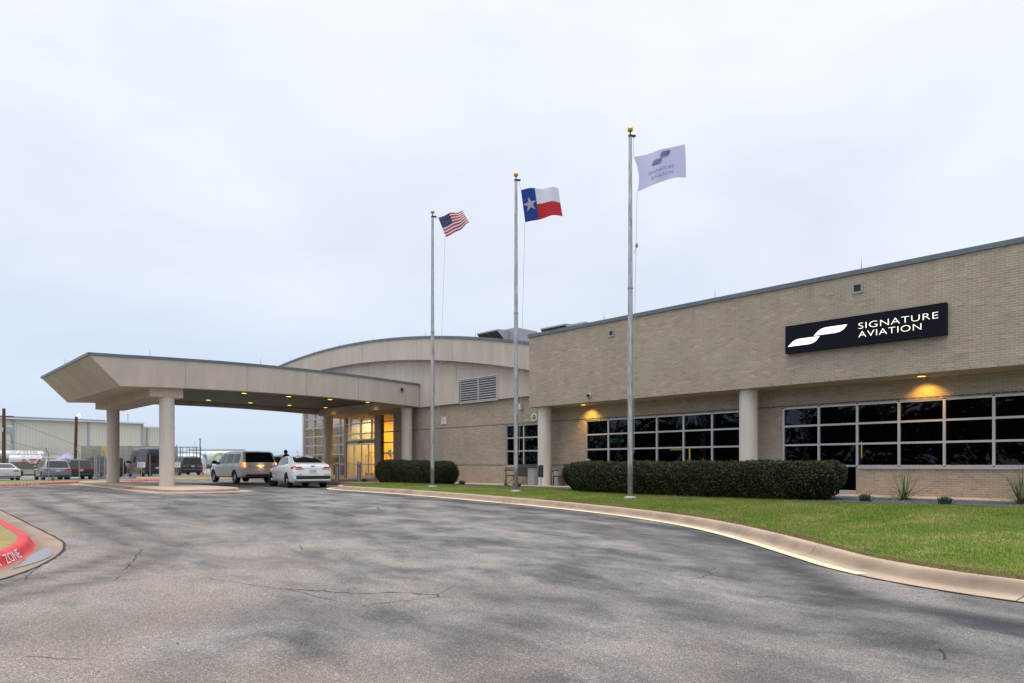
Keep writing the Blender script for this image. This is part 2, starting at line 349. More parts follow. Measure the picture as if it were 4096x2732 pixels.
rv = np.zeros((len(road.data.vertices), 3)); road.data.vertices.foreach_get('co', rv.ravel()) if 0 else None
rv = np.array([v.co[:] for v in road.data.vertices]); wear = np.zeros(len(rv))
for pts_, wd_, am in TR:
    best = np.full(len(rv), 1e9)
    for (xa, ya), (xc, yc) in zip(pts_, pts_[1:]):
        dx_, dy_ = xc-xa, yc-ya; tt = np.clip(((rv[:,0]-xa)*dx_+(rv[:,1]-ya)*dy_)/(dx_*dx_+dy_*dy_), 0, 1)
        best = np.minimum(best, np.hypot(rv[:,0]-xa-tt*dx_, rv[:,1]-ya-tt*dy_))
    wear = np.maximum(wear, am*np.exp(-(best/wd_)**2))
at_ = road.data.attributes.new('wear', 'FLOAT', 'POINT'); at_.data.foreach_set('value', wear.astype(np.float32))
lotz = lambda x, y: -.17 if x > -56 else (-.2 if x > -79 else (-.46 if y < 22 else -.14))
tag(sheet('parking_lot', M['lot'], [-90,-84,-78,-57.5,-54.2], [-60,10,21,26,90], lotz), kind='structure')
tag(sheet('apron', grainy('apron_concrete', (.33,.31,.26), .8, .1, .1, 20), [-420,-89.9], [-60,21,26,90], lambda x, y: lotz(x, y)+.004), kind='structure')
tag(sheet('service_road', M['lot'], [-58,-20], [23.9,70], lambda x, y: -.004), kind='structure')

KP = smooth_path([(-29.2,18.6),(-28.9,17.4),(-28.3,16.3),(-27.5,15.45),(-26.2,14.9),(-24,14.75),(-20,14.75),(-16.7,14.75),(-13.8,14.65),(-10.8,14.25),(-8.6,13.6),(-7.0,12.8),(-5.5,11.75),(-4.25,10.75),(-3.4,10.1),(-2.5,9.72),(-1.2,9.6),(3,9.55),(12,9.5)], 8)
PROF = [(.64, -.05), (.64, .006), (.31, .012), (.265, .024), (.235, .06), (.212, .105), (.18, .140), (.12, .156), (.03, .155), (0, .15), (0, -.1)]
def kerb(name, path, side, mats, red=None, zf=g, prof=PROF):
    """sweep the rolled kerb and gutter along the back-of-kerb path; side=+1: road lies left of the path"""
    b = MB(); n = len(path); s = 0; ss = []; L = []
    for i, p in enumerate(path):
        if i: s += (path[i]-path[i-1]).length
        d = (path[min(i+1,n-1)]-path[max(i-1,0)]).normalized(); nn = Vector((-d.y, d.x, 0))*side; ss.append(s)
        for q, h in prof:
            w = p + nn*q; L.append((w.x, w.y, zf(w.x, w.y)+h))
    m_ = len(prof); fs = [(i*m_+j, (i+1)*m_+j, (i+1)*m_+j+1, i*m_+j+1) for i in range(n-1) for j in range(m_-1)]
    b.add(L, fs); 
    if red: b.mi = [(1 if (j >= red and j < m_-2) else 0) for i in range(n-1) for j in range(m_-1)]
    o = b.build(name, mats, None, smooth=60, fix=False)
    uv = o.data.uv_layers.new(name='UVMap'); vi = np.zeros(len(o.data.loops), dtype=np.int32); o.data.loops.foreach_get('vertex_index', vi)
    U = np.array([(ss[i//m_], prof[i%m_][0]) for i in vi]); uv.data.foreach_set('uv', U.ravel()); return o
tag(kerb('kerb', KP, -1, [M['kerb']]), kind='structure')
def path_frame(path, s0):
    s = 0
    for a, c in zip(path, path[1:]):
        l = (c-a).length
        if s+l >= s0: return a+(c-a)*((s0-s)/l), (c-a).normalized()
        s += l
    return path[-1], (path[-1]-path[-2]).normalized()
# painted edge line on the gutter
b = MB(); pts = []; s = 0
for i, p in enumerate(KP):
    if p.x > -3.0: break
    d = (KP[i+1]-KP[max(i-1,0)]).normalized(); nn = Vector((d.y, -d.x, 0))
    for q in (.665, .49): w = p+nn*q; pts.append((w.x, w.y, g(w.x, w.y)+.0135))
b.add(pts, [(2*i, 2*i+2, 2*i+3, 2*i+1) for i in range(len(pts)//2-1)])
tag(b.build('edge_line', M['line_paint'], fix=False), kind='structure')

def seam(path, side, off):
    pts = []
    for i, p in enumerate(path):
        d = (path[min(i+1,len(path)-1)]-path[max(i-1,0)]).normalized(); nn = Vector((-d.y, d.x, 0))*side
        for q in (off+.028+.012*math.sin(i*1.9), off-.004): w = p+nn*q; pts.append((w.x, w.y, g(w.x, w.y)+.0115))
    b = MB(); b.add(pts, [(2*i, 2*i+2, 2*i+3, 2*i+1) for i in range(len(pts)//2-1)]); tag(b.build('seam', M['rubber'], fix=False), kind='structure')
seam(KP, -1, .645)
YK = [(p.x, p.y) for p in KP[12:]]
def L(X, Y):                       # lawn surface
    yk = interp(X, YK); kt = g(X, yk)+.145; t = min(1, max(0, (Y-yk)/max(.5, 19.2-yk))); sm = t*t*(3-2*t)
    return kt + (.15-kt)*sm + .05*4*t*(1-t)
def gravel_edge(X): return interp(X, [(-29,19.6),(-27.5,19.4),(-23,19.0),(-17.8,18.6),(-8.5,17.6),(-7.3,17.3),(-5.6,17.5),(-3.1,17.9),(0,18.2),(12,18.4)])
vs = []; nx, ny = 90, 16; xs_ = [-28.6+(12+28.6)*(i/(nx-1)) for i in range(nx)]
for j in range(ny):
    for x in xs_:
        y0 = interp(x, YK) if x > YK[0][0] else 16.4; y0 = max(y0, interp(x, [(-28.7,17.3),(-28.2,16.1),(-27.4,15.4),(-26.2,14.9),(-24,14.7)])) if x < -24 else y0
        y1 = max(gravel_edge(x), y0+.05); y = y0+(y1-y0)*j/(ny-1); vs.append((x, y, L(x, y)))
b = MB(); b.add(vs, [(j*nx+i, j*nx+i+1, (j+1)*nx+i+1, (j+1)*nx+i) for j in range(ny-1) for i in range(nx-1)])
tag(b.build('lawn', M['grass'], smooth='all'), kind='structure')
# gravel bed: a sheet plus loose dark stones
def bedz(x, y): return .10 + .01*math.sin(x*1.7)*math.cos(y*2.3) + (0.0)
b = MB(); vs = []; nx, ny = 80, 5; xs_ = lin(-29.5, 12, nx)
for j in range(ny):
    for x in xs_:
        y0 = gravel_edge(x)-.05; y1 = 20.75; y = y0+(y1-y0)*j/(ny-1); z = max(.125, .0); z = L(x, y0)+ (.125-L(x,y0))*min(1, j/2) - (.012 if j == 0 else 0); vs.append((x, y, z))
b.add(vs, [(j*nx+i, j*nx+i+1, (j+1)*nx+i+1, (j+1)*nx+i) for j in range(ny-1) for i in range(nx-1)])
M['gravel'] = grainy('gravel', (.055,.06,.072), .7, .5, 14, 45, .03); tag(b.build('gravel_bed', M['gravel'], smooth='all'), kind='structure')
def scatter(name, m_, P, base, faces, sc, rz=True, tilt=.5):
    """many copies of a tiny shape in one numpy mesh: ground cover nobody could count"""
    n = len(P); B = np.array(base, float); k_ = len(B); A = rng.random(n)*2*math.pi; c, s = np.cos(A), np.sin(A)
    V = np.repeat(B[None], n, 0)*sc[:, None, None]
    t1 = (rng.random(n)-.5)*tilt; V[:, :, 0] += V[:, :, 2]*t1[:, None]
    x = V[:,:,0]*c[:,None]-V[:,:,1]*s[:,None]; y = V[:,:,0]*s[:,None]+V[:,:,1]*c[:,None]
    V = np.stack([x, y, V[:,:,2]], 2) + P[:, None, :]
    me = bpy.data.meshes.new(name); me.vertices.add(n*k_); me.vertices.foreach_set('co', V.ravel())
    F = np.array(faces); nf, fl = F.shape; idx = (F[None]+(np.arange(n)*k_)[:,None,None]).ravel()
    me.loops.add(n*nf*fl); me.loops.foreach_set('vertex_index', idx.astype(np.int32))
    me.polygons.add(n*nf); me.polygons.foreach_set('loop_start', np.arange(0, n*nf*fl, fl, dtype=np.int32)); me.polygons.foreach_set('loop_total', np.full(n*nf, fl, dtype=np.int32))
    me.materials.append(m_); me.update(calc_edges=True); me.validate(); o = bpy.data.objects.new(name, me); COL.objects.link(o); return o
def samp(n, x0, x1, ylo, yhi, zf, dens=None):
    X = rng.random(n)*(x1-x0)+x0; P = []
    for x in X:
        a_, c_ = ylo(x), yhi(x)
        if c_ <= a_: continue
        y = a_+(c_-a_)*rng.random(); P.append((x, y, zf(x, y)))
    return np.array(P)
P = samp(16000, -29, 2.5, lambda x: gravel_edge(x)+.02, lambda x: 20.7, lambda x, y: .128 if y > gravel_edge(x)+.9 else L(x, gravel_edge(x))+(.128-L(x,gravel_edge(x)))*min(1,(y-gravel_edge(x)+.05)/1.0))
M['stone'] = mat('dark_stone', rough=.6, spec=.35); k = N(M['stone']); k.col(k.ramp(k.noise(k.world(), 22, 2), [(.3,(.028,.032,.042)),(.7,(.125,.135,.16))]))
tag(scatter('gravel', M['stone'], P, [(-.5,-.35,0),(.5,-.3,0),(.4,.4,0),(-.4,.35,0),(0,0,.5)], [(0,1,4),(1,2,4),(2,3,4),(3,0,4)], .022+.03*rng.random(len(P)), tilt=.6), kind='stuff')
# grass blades
M['blade'] = mat('grass_blade', rough=.7, spec=.2); k = N(M['blade'])
c = k.ramp(k.noise(k.world(), .9, 5, .6), [(.25, (.075,.150,.010)), (.5, (.13,.205,.016)), (.75, (.22,.245,.038))]); c = k.mix(k.ramp(k.noise(k.world(), .55, 6, .7), [(.47,0.0),(.64,.75)]), c, (.31,.27,.09)); c = k.mix(k.ramp(k.noise(k.world(), 60, 2), [(.55,0.0),(.65,.8)]), c, (.42,.36,.17)); k.col(c)
def keep_out(x, y): return (-17.3 < x < -7.0 and 17.2 < y < 20.3)
def yl(x): return interp(x, YK)+.02
P = samp(120000, -27.8, 3, yl, gravel_edge, L); P2 = samp(150000, 0, 1, lambda u: 0, lambda u: 1, lambda x, y: 0); P2[:,0] = -20+22.5*np.sqrt(P2[:,0]); P2 = np.array([(x, y0_+(y1_-y0_)*q, L(x, y0_+(y1_-y0_)*q)) for x, q, _ in P2 for y0_, y1_ in ((yl(x), gravel_edge(x)),)])
P = np.concatenate([P, P2])
tag(scatter('grass', M['blade'], P, [(-.09,0,0),(.09,0,0),(.10,.08,.6),(.3,.16,1.0)], [(0,1,2),(0,2,3)], .022+.028*rng.random(len(P)), tilt=1.3), kind='stuff')
# straw along the back of the kerb
M['straw'] = mat('straw', rough=.9, spec=.1); k = N(M['straw']); k.col(k.ramp(k.noise(k.world(), 25, 2), [(.3,(.16,.11,.055)),(.7,(.42,.33,.18))]))
P = samp(30000, -14, 3, lambda x: yl(x)-.07, lambda x: yl(x)+.08+.20*(.5+.5*math.sin(x*2.1))*(1 if x > -6 else .3), lambda x, y: L(x, y)-.005)
tag(scatter('dry_grass', M['straw'], P, [(-.06,0,0),(.06,0,0),(.5,.3,.75)], [(0,1,2)], .03+.05*rng.random(len(P)), tilt=2.2), kind='stuff')
# sidewalk along the wing and the entrance plaza
b = MB(); b.box(-28.6, 12, 20.72, 22.4, -.1, .15); tag(b.build('sidewalk', M['walk']), kind='structure')
b = MB(); b.prism([(-34.6,18.9),(-33.4,17.9),(-31.2,17.5),(-29.3,17.9),(-28.7,18.8),(-28.7,20.9),(-28.62,25.9),(-53,25.9),(-53,21.2),(-42,19.2)], -.1, .155, 'xy'); tag(b.build('plaza', M['plaza']), kind='structure')
# left traffic island with red fire-lane kerb
IP = smooth_path([(-60,1.72),(-30,1.72),(-17,1.72),(-13.6,1.72),(-12.7,1.64),(-11.95,1.47),(-11.2,1.2),(-10.5,.85),(-9.9,.38),(-9.4,-.2),(-9.05,-1),(-8.9,-3),(-8.9,-14)], 8)[8:]
PROFI = [(.58, -.05), (.58, .006), (.23, .012), (.20, .028), (.175, .065), (.155, .11), (.13, .143), (.09, .156), (.03, .155), (0, .15), (0, -.1)]
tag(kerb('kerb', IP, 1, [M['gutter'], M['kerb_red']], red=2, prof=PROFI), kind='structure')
ws = []
for s0 in lin(0, 1, 14):
    p, d_ = IP[0], None
wetm = mat('wet_concrete', (.13,.105,.085), .10, spec=.6)
seam(IP, 1, .585)
b = MB(); b.add([(p.x, p.y, g(p.x, p.y)+.14) for p in IP]+[(IP[0].x, -14, g(IP[0].x, -14)+.14)], [tuple(range(len(IP)+1))]); tag(b.build('island_grass', M['grass_straw']), kind='structure')
def words(name, vs, fs, fn, m_, gap, label, group):
    """lettering as an Empty with one child for each word"""
    par = list(range(len(vs)))
    def find(i):
        while par[i] != i: par[i] = par[par[i]]; i = par[i]
        return i
    for f in fs:
        for q in f[1:]: par[find(q)] = find(f[0])
    isl = {}
    for i in range(len(vs)): isl.setdefault(find(i), []).append(i)
    I = sorted(isl.values(), key=lambda l: min(vs[i][0] for i in l)); G = []; end = -1e9
    for l in I:
        if min(vs[i][0] for i in l)-end > gap or not G: G.append([])
        G[-1] += l; end = max(end, max(vs[i][0] for i in l))
    t = None
    for g_ in G:
        idx = {v: n for n, v in enumerate(g_)}; W_ = [fn(*vs[v]) for v in g_]
        if t is None: t = empty(name, W_[0], 0, label, 'lettering', group)
        o_ = t.location; b = MB(); b.add([(p[0]-o_.x, p[1]-o_.y, p[2]-o_.z) for p in W_], [tuple(idx[q] for q in f) for f in fs if f[0] in idx]); b.build('word', m_, t, fix=False)
    return t
def on_kerb(path, s0, side, zf=g, prof=PROF, flip=1):
    P_ = [(a_, h) for a_, h in prof[2:8]]
    def f(x, y, z=0):
        p, d = path_frame(path, s0+flip*x); nn = Vector((-d.y, d.x, 0))*side
        q = .205-y*.40; h = interp(q, sorted([(a_, h_) for a_, h_ in PROFI[2:9]]))
        w = p+nn*(q+.006); return (w.x, w.y, zf(w.x, w.y)+h+.006)
    return f
# arclength where x ~ -11.2 on the island path
s = 0; sz = 0
for a_, c_ in zip(IP, IP[1:]):
    s += (c_-a_).length
    if c_.x > -11.62: sz = s; break
pts = []
for i in range(13):
    p, d_ = path_frame(IP, sz-1.0+i*.16); nn = Vector((-d_.y, d_.x, 0)); e0 = .26+.12*(abs(i-6)/6)**2; e1 = .53-.15*(abs(i-6)/6)**2
    for q in (e0, e1): w_ = p+nn*q; pts.append((w_.x, w_.y, g(w_.x, w_.y)+.0165))
b = MB(); b.add(pts, [(2*i, 2*i+2, 2*i+3, 2*i+1) for i in range(12)]); tag(b.build('puddle', wetm, fix=False), kind='structure')
lt = mat('kerb_letter_paint', (.72,.70,.72), .7)
words('kerb_lettering', *text_polys('TOW AWAY  ZONE', size=.25, sx=.88, extrude=0, align='RIGHT', res=2), on_kerb(IP, sz, 1, flip=-1), lt, .09, 'white stencilled words TOW AWAY ZONE on near red kerb', 'stencilled fire lane words on red kerbs')
# far kerb of the drive (red), islands of the canopy columns
FP = smooth_path([(-36,-16),(-37,-6),(-38.6,0),(-41.4,4.3),(-44.2,6.9),(-46.8,9.4),(-48.4,11.6),(-49.2,13.4),(-50.2,14.6),(-51.6,15.1)], 6)
FPR = [(.20, -.05), (.17, .0), (.15, .06), (.12, .095), (.02, .10), (0, .095), (0, -.1)]
tag(kerb('kerb', FP, -1, [M['kerb_red'], M['kerb_red']], red=0, prof=FPR), kind='structure')
b = MB(); n_ = len(FP); vs = [(p.x, p.y, .09) for p in FP] + [(min(-53.8, p.x-1.5)-.6, p.y+(.6 if i > n_*.5 else 0), .0) for i, p in enumerate(FP)]
b.add(vs, [(i, i+1, n_+i+1, n_+i) for i in range(n_-1)]); tag(b.build('verge', M['grass_dry']), kind='structure')
GP = smooth_path([(-61,15.9),(-57,15.9),(-54.4,16.2),(-53.1,17.2),(-52.8,19),(-52.8,24),(-52.8,40)], 6)
tag(kerb('kerb', GP, -1, [make_concrete('kerb_tan', (.50,.33,.17)), M['kerb_red']], prof=FPR), kind='structure')
b = MB(); n_ = len(GP); b.add([(p.x, p.y, .09) for p in GP]+[(-62,40,.0),(-62.5,16,.0)], [tuple(range(n_+2))]); tag(b.build('verge', M['grass'], ), kind='structure')
def outline_text(path, s0, side, txt, size, z0, sx, label, q=.185):
    def f(x, y, z=0):
        p, d = path_frame(path, s0+x); nn = Vector((-d.y, d.x, 0))*side; w = p+nn*(q-y*.18); return (w.x, w.y, z0+y)
    vs, fs = text_polys(txt, size=size, sx=sx, extrude=0, align='RIGHT', res=2)
    return words('kerb_lettering', vs, fs, f, lt, size*.22*sx, label, 'stencilled fire lane words on red kerbs')
outline_text(FP, 24.6, -1, 'NO PARKING FIRE LANE', .13, .0, 3.0, 'white words NO PARKING FIRE LANE on far red kerb by left frame edge')
outline_text(FP, 34.2, -1, 'TOW AWAY ZONE', .13, .0, 2.4, 'white words TOW AWAY ZONE on far red kerb between canopy columns')
icm = make_concrete('island_concrete', (.47,.355,.265)); idm = make_concrete('island_face', (.27,.20,.155), var=.3)  # darker face: dirt streaks, plus painted shade so the islands look raised
for x0, x1, y0, y1 in ((-34.2,-27.1,8.15,11.0), (-39.4,-33.2,8.3,10.6), (-44.6,-38.4,8.45,10.6)):
    pp = []; cr_ = 1.0
    for cx, cy, a0 in ((x1-cr_, y1-cr_, 0), (x0+cr_, y1-cr_, 90), (x0+cr_, y0+cr_, 180), (x1-cr_, y0+cr_, 270)):
        for j in range(7): t = R(a0+15*j); pp.append((cx+cr_*math.cos(t), cy+cr_*math.sin(t)))
    b = MB(); cx, cy = (x0+x1)/2, (y0+y1)/2; rings = []
    for off, h in ((.45, .0), (.44, .008), (.06, .014), (.03, .05), (.0, .11), (-.06, .145), (-.15, .15)):
        rings.append([(cx+(x-cx)*(1+off/((x1-x0)/2)), cy+(y-cy)*(1+off/((y1-y0)/2)), h+(-.02 if off > .445 else 0)) for x, y in pp])
    n_ = len(pp); b.add([p for rg in rings for p in rg], [(r_*n_+i, r_*n_+(i+1)%n_, (r_+1)*n_+(i+1)%n_, (r_+1)*n_+i) for r_ in range(6) for i in range(n_)]+[tuple(range(6*n_, 7*n_))])
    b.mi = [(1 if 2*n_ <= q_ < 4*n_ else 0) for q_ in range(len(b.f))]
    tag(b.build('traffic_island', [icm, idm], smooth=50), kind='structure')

# ------------------------------------------------------------------ brick wing
def wall(b, x0, x1, z0, z1, y, dep, ops, mi=0):
    """front face of a wall in the plane Y=y with openings and their reveals"""
    X = sorted({x0, x1, *[v for o in ops for v in o[:2]]}); Z = sorted({z0, z1, *[v for o in ops for v in o[2:4]]})
    inside = lambda x, z: any(o[0] < x < o[1] and o[2] < z < o[3] for o in ops)
    for a_, c_ in zip(X, X[1:]):
        for e, h in zip(Z, Z[1:]):
            if not inside((a_+c_)/2, (e+h)/2): b.add([(a_,y,e),(c_,y,e),(c_,y,h),(a_,y,h)], [(0,1,2,3)], mi)
    for a_, c_, e, h in ops:
        b.add([(a_,y,e),(a_,y,h),(a_,y+dep,h),(a_,y+dep,e)], [(0,1,2,3)], mi); b.add([(c_,y,e),(c_,y,h),(c_,y+dep,h),(c_,y+dep,e)], [(3,2,1,0)], mi)
        b.add([(a_,y,h),(c_,y,h),(c_,y+dep,h),(a_,y+dep,h)], [(0,1,2,3)], mi)
        if e > z0: b.add([(a_,y,e),(c_,y,e),(c_,y+dep,e),(a_,y+dep,e)], [(3,2,1,0)], mi)
def glazing(parent, y, xs, zs, bar=.055, dep=.09, pm='pane', fm='alu', skip=(), name='window', low=()):
    b = MB(); x0, x1 = xs[0], xs[-1]
    for i, x in enumerate(xs):
        w = bar*(.62 if 0 < i < len(xs)-1 else .8); z0 = zs[0]
        b.box(x-w, x+w, y-dep, y, z0, zs[-1])
    for i, z in enumerate(zs):
        for a_, c_ in zip(xs, xs[1:]): b.box(a_+bar*.62, c_-bar*.62, y-dep+.004, y-.004, z-bar*.55, z+bar*.55)
    for a_, c_, e, h in low:
        b.box(a_-.03, a_+.03, y-dep, y, e, zs[0]-.032); b.box(c_-.03, c_+.03, y-dep, y, e, zs[0]-.032); b.box(a_+.031, c_-.031, y-dep-.01, y, e, e+.11)
    f = b.build(name, M[fm], parent)
    p = MB(); q = lambda a_, c_, e, h: p.add([(a_,y-.02,e),(c_,y-.02,e),(c_,y-.02,h),(a_,y-.02,h)], [(0,1,2,3)])
    q(x0, x1, zs[0], zs[-1])
    for a_, c_, e, h in low: q(a_, c_, e+.1, zs[0])
    p.build('pane', M[pm], f, fix=False); return f
wing = empty('brick_wing', (-11, 21.3, 0), label='long tan brick wing with dark ribbon windows and the lit name board', cat='building')
IW = Matrix.Translation((11, -21.3, 0))
def part(b, name, mats, parent, smooth=False, fix=True, off=None):
    off = off if off is not None else parent.matrix_world.translation if parent.parent is None else Vector((0,0,0))
    o = b.build(name, mats, parent, smooth, fix); return o
# parts keep world coordinates: the parent inverse undoes the empty's place
def adopt(o, root):
    o.parent = root; o.matrix_parent_inverse = (Matrix.Translation(root.location) @ Matrix.Rotation(root.rotation_euler.z, 4, 'Z')).inverted()
    return o
W1 = (-24.16, -21.4, 1.0, 2.97); W2 = (-19.16, -11.9, 1.0, 2.97); W3 = (-10.50, 12.0, 1.0, 2.97); D3 = (-9.30, -8.10, .15, 1.0)
b = MB(); wall(b, -33.75, 12, .0, 4.24, 22.35, .16, [W1, W2, W3[:1]+(11.9, 1.0, 2.97), D3])
b.v = [v for v in b.v]
b.add([(-33.75,22.35,0),(-33.75,24.2,0),(-33.75,24.2,4.24),(-33.75,22.35,4.24)], [(0,1,2,3)])
adopt(b.build('brick_wall', M['brick'], fix=False), wing)
b = MB(); b.box(-21.5, 12, 21.3, 24.5, 3.6, 6.69); adopt(b.build('upper_brick_band', M['brick']), wing)
b = MB(); b.box(-21.55, 12.05, 21.26, 24.55, 6.692, 6.83)
for i in range(11): b.box(-21.0+3.05*i-.006, -21.0+3.05*i+.006, 21.255, 21.26, 6.69, 6.83)
adopt(b.build('coping', M['coping']), wing)
b = MB(); b.box(-21.42, 12, 21.36, 22.34, 3.585, 3.597); adopt(b.build('soffit', M['soffit']), wing)
sealant = mat('sealant', (.40,.36,.31), .8); jm = mat('joint', (.20,.175,.15), .9)
for x, y, z0, z1 in ((-20.85, 21.298, 3.6, 6.69), (-11.55, 21.298, 3.6, 6.69), (-1.9, 21.298, 3.6, 6.69), (-24.8, 22.348, 3.05, 4.2), (-10.9, 22.348, 3.05, 3.58)): b = MB(); b.box(x, x+.011, y-.001, y+.002, z0, z1); adopt(b.build('control_joint', sealant), wing)
def cap_sill(x0, x1): 
    b = MB(); b.box(x0, x1, 22.29, 22.37, .935, .985); adopt(b.build('sill', M['alu']), wing)
def xs_(a_, n, st, end=None): return [a_+st*i for i in range(n)]+([end] if end else [])
for xs2, low in (([-24.16,-22.96,-21.76,-21.42], ()), ([-19.13,-17.92,-16.72,-15.52,-14.32,-13.12,-11.92], ()), ([-10.46+1.182*i for i in range(19)], ((-9.278,-8.096,.15,1.0),))):
    adopt(glazing(None, 22.47, xs2, [1.02,1.71,2.34,2.94], low=low), wing)
cap_sill(-24.3, -21.4); cap_sill(-19.3, -11.9); cap_sill(-8.05, 11.9)
for x in (-20.95, -11.35, -1.75, 7.9):
    b = MB(); b.lathe([(.3,.14),(.3,3.59)], (x,21.72,0), n=40); adopt(b.build('column', M['column'], smooth=True), wing)
# shell behind: roof, back, dark floor
b = MB(); b.box(-21.4, 12, 24.6, 36, 6.3, 6.4); b.box(-33.6, 12, 35.9, 36, 0, 6.3); b.box(12.0, 12.1, 22.4, 36, 0, 6.6); b.box(-33.6,-33.5,24.3,36,0,6.3)
adopt(b.build('roof', M['alu_dark']), wing)
b = MB(); b.box(-33.4, 11.9, 22.6, 35.8, .11, .16); b.box(-33.4, 11.9, 28.0, 28.05, .17, 3.9); b.box(-33.4, 11.9, 22.6, 28, 3.42, 3.5); adopt(b.build('interior', M['dark']), wing)
for nm, x0, x1, y, z0, z1 in (('tube_light',-16.25,-15.65,24.4,1.675,1.70), ('tube_light',-14.72,-14.68,23.4,1.2,1.74), ('tube_light',-8.27,-8.245,23.2,1.28,1.80)):
    b = MB(); b.box(x0, x1, y, y+.03, z0, z1); adopt(b.build(nm, mat('tube_glow', (1,.8,.3), .5, emit=(1,.62,.12), es=9)), wing)
M['green_led'] = mat('green_led', (.1,.8,.3), .5, emit=(.06,.55,.16), es=2.2)
r = empty('vending_sign', (-18.5, 23.5, 1.98), label='small green lit lettering seen through second window pane', cat='sign')
for i, t_ in enumerate(('FARMERS', 'FRIDGE')):
    adopt(text_obj(t_, lambda x, y, z, i=i: (-18.72+x, 23.5, 2.11-.115*i+y), M['green_led'], None, size=.115, sx=.95, extrude=0), r)
# lamps in the soffit: a warm disc and the light it throws on the bricks
def downlight(loc, label, group, power, r=.11, spot=True, size=2.2):
    t = empty('recessed_downlight', loc, label=label, cat='light', group=group)
    b = MB(); b.lathe([(.001,-.012),(r,-.012),(r,.0)], n=20); b.build('lens', M['lamp_on'], t)
    b = MB(); b.lathe([(r,-.016),(r+.03,-.018),(r+.03,.0)], n=20); b.build('trim_ring', M['alu_dark'], t)
    if power:
        l = bpy.data.lights.new('lamp', 'SPOT'); l.energy = power; l.color = (1,.50,.05); l.spot_size = R(size*50); l.spot_blend = .8; l.shadow_soft_size = .08
        o = bpy.data.objects.new('lamp', l); COL.objects.link(o); o.parent = t; o.location = (0, .1, -.03); o.rotation_euler = (R(22), 0, 0)
    return t
downlight((-18.79, 21.82, 3.585), 'lit warm soffit light over the second window by the dome camera', 'soffit lights of the brick wing', 125)
downlight((-6.15, 21.82, 3.585), 'lit warm soffit light under the name board, over the widest window', 'soffit lights of the brick wing', 125)
for x, y, z, rt, h in [(x, 21.35, 6.83, wing, .33) for x in (-17.3,-12.4,-7.6,-2.9)]:
    b = MB(); b.cyl((x,y,z),(x,y,z+h),.012,.003,6); adopt(b.build('lightning_rod', M['alu_dark']), rt)
# name board
NB = empty('name_board', (-7.58, 21.16, 5.0), label='dark navy lit sign reading SIGNATURE AVIATION high on the brick', cat='sign')
k = N(mat('board_navy', (.005,.007,.014), .55, 0, spec=.12)); k.bump(k.noise(k.world(), 1.5, 2), .004, .3)
b = MB(); b.box(-9.80,-5.36,21.13,21.29,4.57,5.44); adopt(b.build('panel', k.m), NB)
glow = mat('sign_glow', (.9,.88,.8), .5, emit=(1,.93,.78), es=1.15)
def patch(poly, y, dep, name, m_, root):
    b = MB(); b.prism(poly, y, y+dep, 'xz'); return adopt(b.build(name, m_, fix=True), root)
def fillet(P, n=4):
    return [ (p.x, p.y) for p in smooth_path(P, n)]
up = [(-8.90,5.02)]+fillet([(-8.90,5.02),(-8.79,5.125),(-8.69,5.19),(-8.55,5.222),(-8.30,5.224)])+[(-7.92,5.224)]+fillet([(-7.92,5.224),(-8.01,5.11),(-8.12,5.045),(-8.26,5.02)])
lo = [(x-.81, z-.238) for x, z in up]
for p_ in (up, lo): patch(p_[1:], 21.118, .012, 'emblem', glow, NB)
for t_, x1, z0 in (('SIGNATURE', -5.55, 5.035), ('AVIATION', -5.96, 4.785)):
    vs, fs = text_polys(t_, size=.262, sx=1.0, extrude=.006, res=4, off=-.0052, spacing=1.06); w_ = max(v[0] for v in vs); w0 = min(v[0] for v in vs); sc = (x1+7.60)/(w_-w0)
    b = MB(); b.add([(-7.60+(v[0]-w0)*sc, 21.122-v[2], z0+v[1]) for v in vs], fs); adopt(b.build('lettering', glow, fix=False), NB)
# scuppers, cameras, wall signs
def scupper(x, y, z, label, s=.3, ax='y'):
    t = empty('roof_scupper', (x, y, z), label=label, cat='scupper', group='overflow scuppers in the walls')
    if ax == 'x': t.rotation_euler = (0,0,R(90))
    b = MB(); h = s/2
    for q in ((-h,h,h-.05,h),(-h,h,-h,-h+.05),(-h,-h+.05,-h+.05,h-.05),(h-.05,h,-h+.05,h-.05)): b.box(q[0],q[1],-.03,.02,q[2],q[3])
    b.build('frame', M['galv'], t); b = MB(); b.box(-h+.05,h-.05,-.012,-.006,-h+.05,h-.05); b.build('throat', M['black'], t); return t
scupper(-7.69, 21.3, 6.28, 'grey scupper hole in the brick above the name board'); scupper(-16.89, 21.3, 6.24, 'grey scupper hole in the brick near left roof corner', .26)
t = empty('dome_camera', (-18.02, 21.28, 3.87), label='small dark dome security camera on the upper brick', cat='camera')
b = MB(); b.lathe([(.001,-.03),(.10,-.03),(.11,0)], axis='y', n=20); b.build('base', mat('cam_white', (.6,.6,.6), .5), t)
b = MB(); b.sphere((0,-.06,0), .075, 16); b.build('dome', mat('smoked', (.01,.01,.012), .08, spec=.8), t, smooth=True)
t = empty('bullet_camera', (-23.1, 22.2, 3.79), label='small white bracket camera on brick left of corner column', cat='camera')
b = MB(); b.box(.02,.14,-.02,.14,-.13,.13); b.build('housing', mat('cam_white2', (.62,.62,.62), .5), t); b = MB(); b.tube([(.08,.12,0),(-.05,-.05,-.02),(-.12,-.06,.02)], .03); b.build('bracket', M['alu'], t)
WHT = mat('sign_white', (.72,.72,.72), .5); RED = mat('sign_red', (.50,.02,.03), .5); BLK = mat('sign_black', (.02,.02,.02), .5)
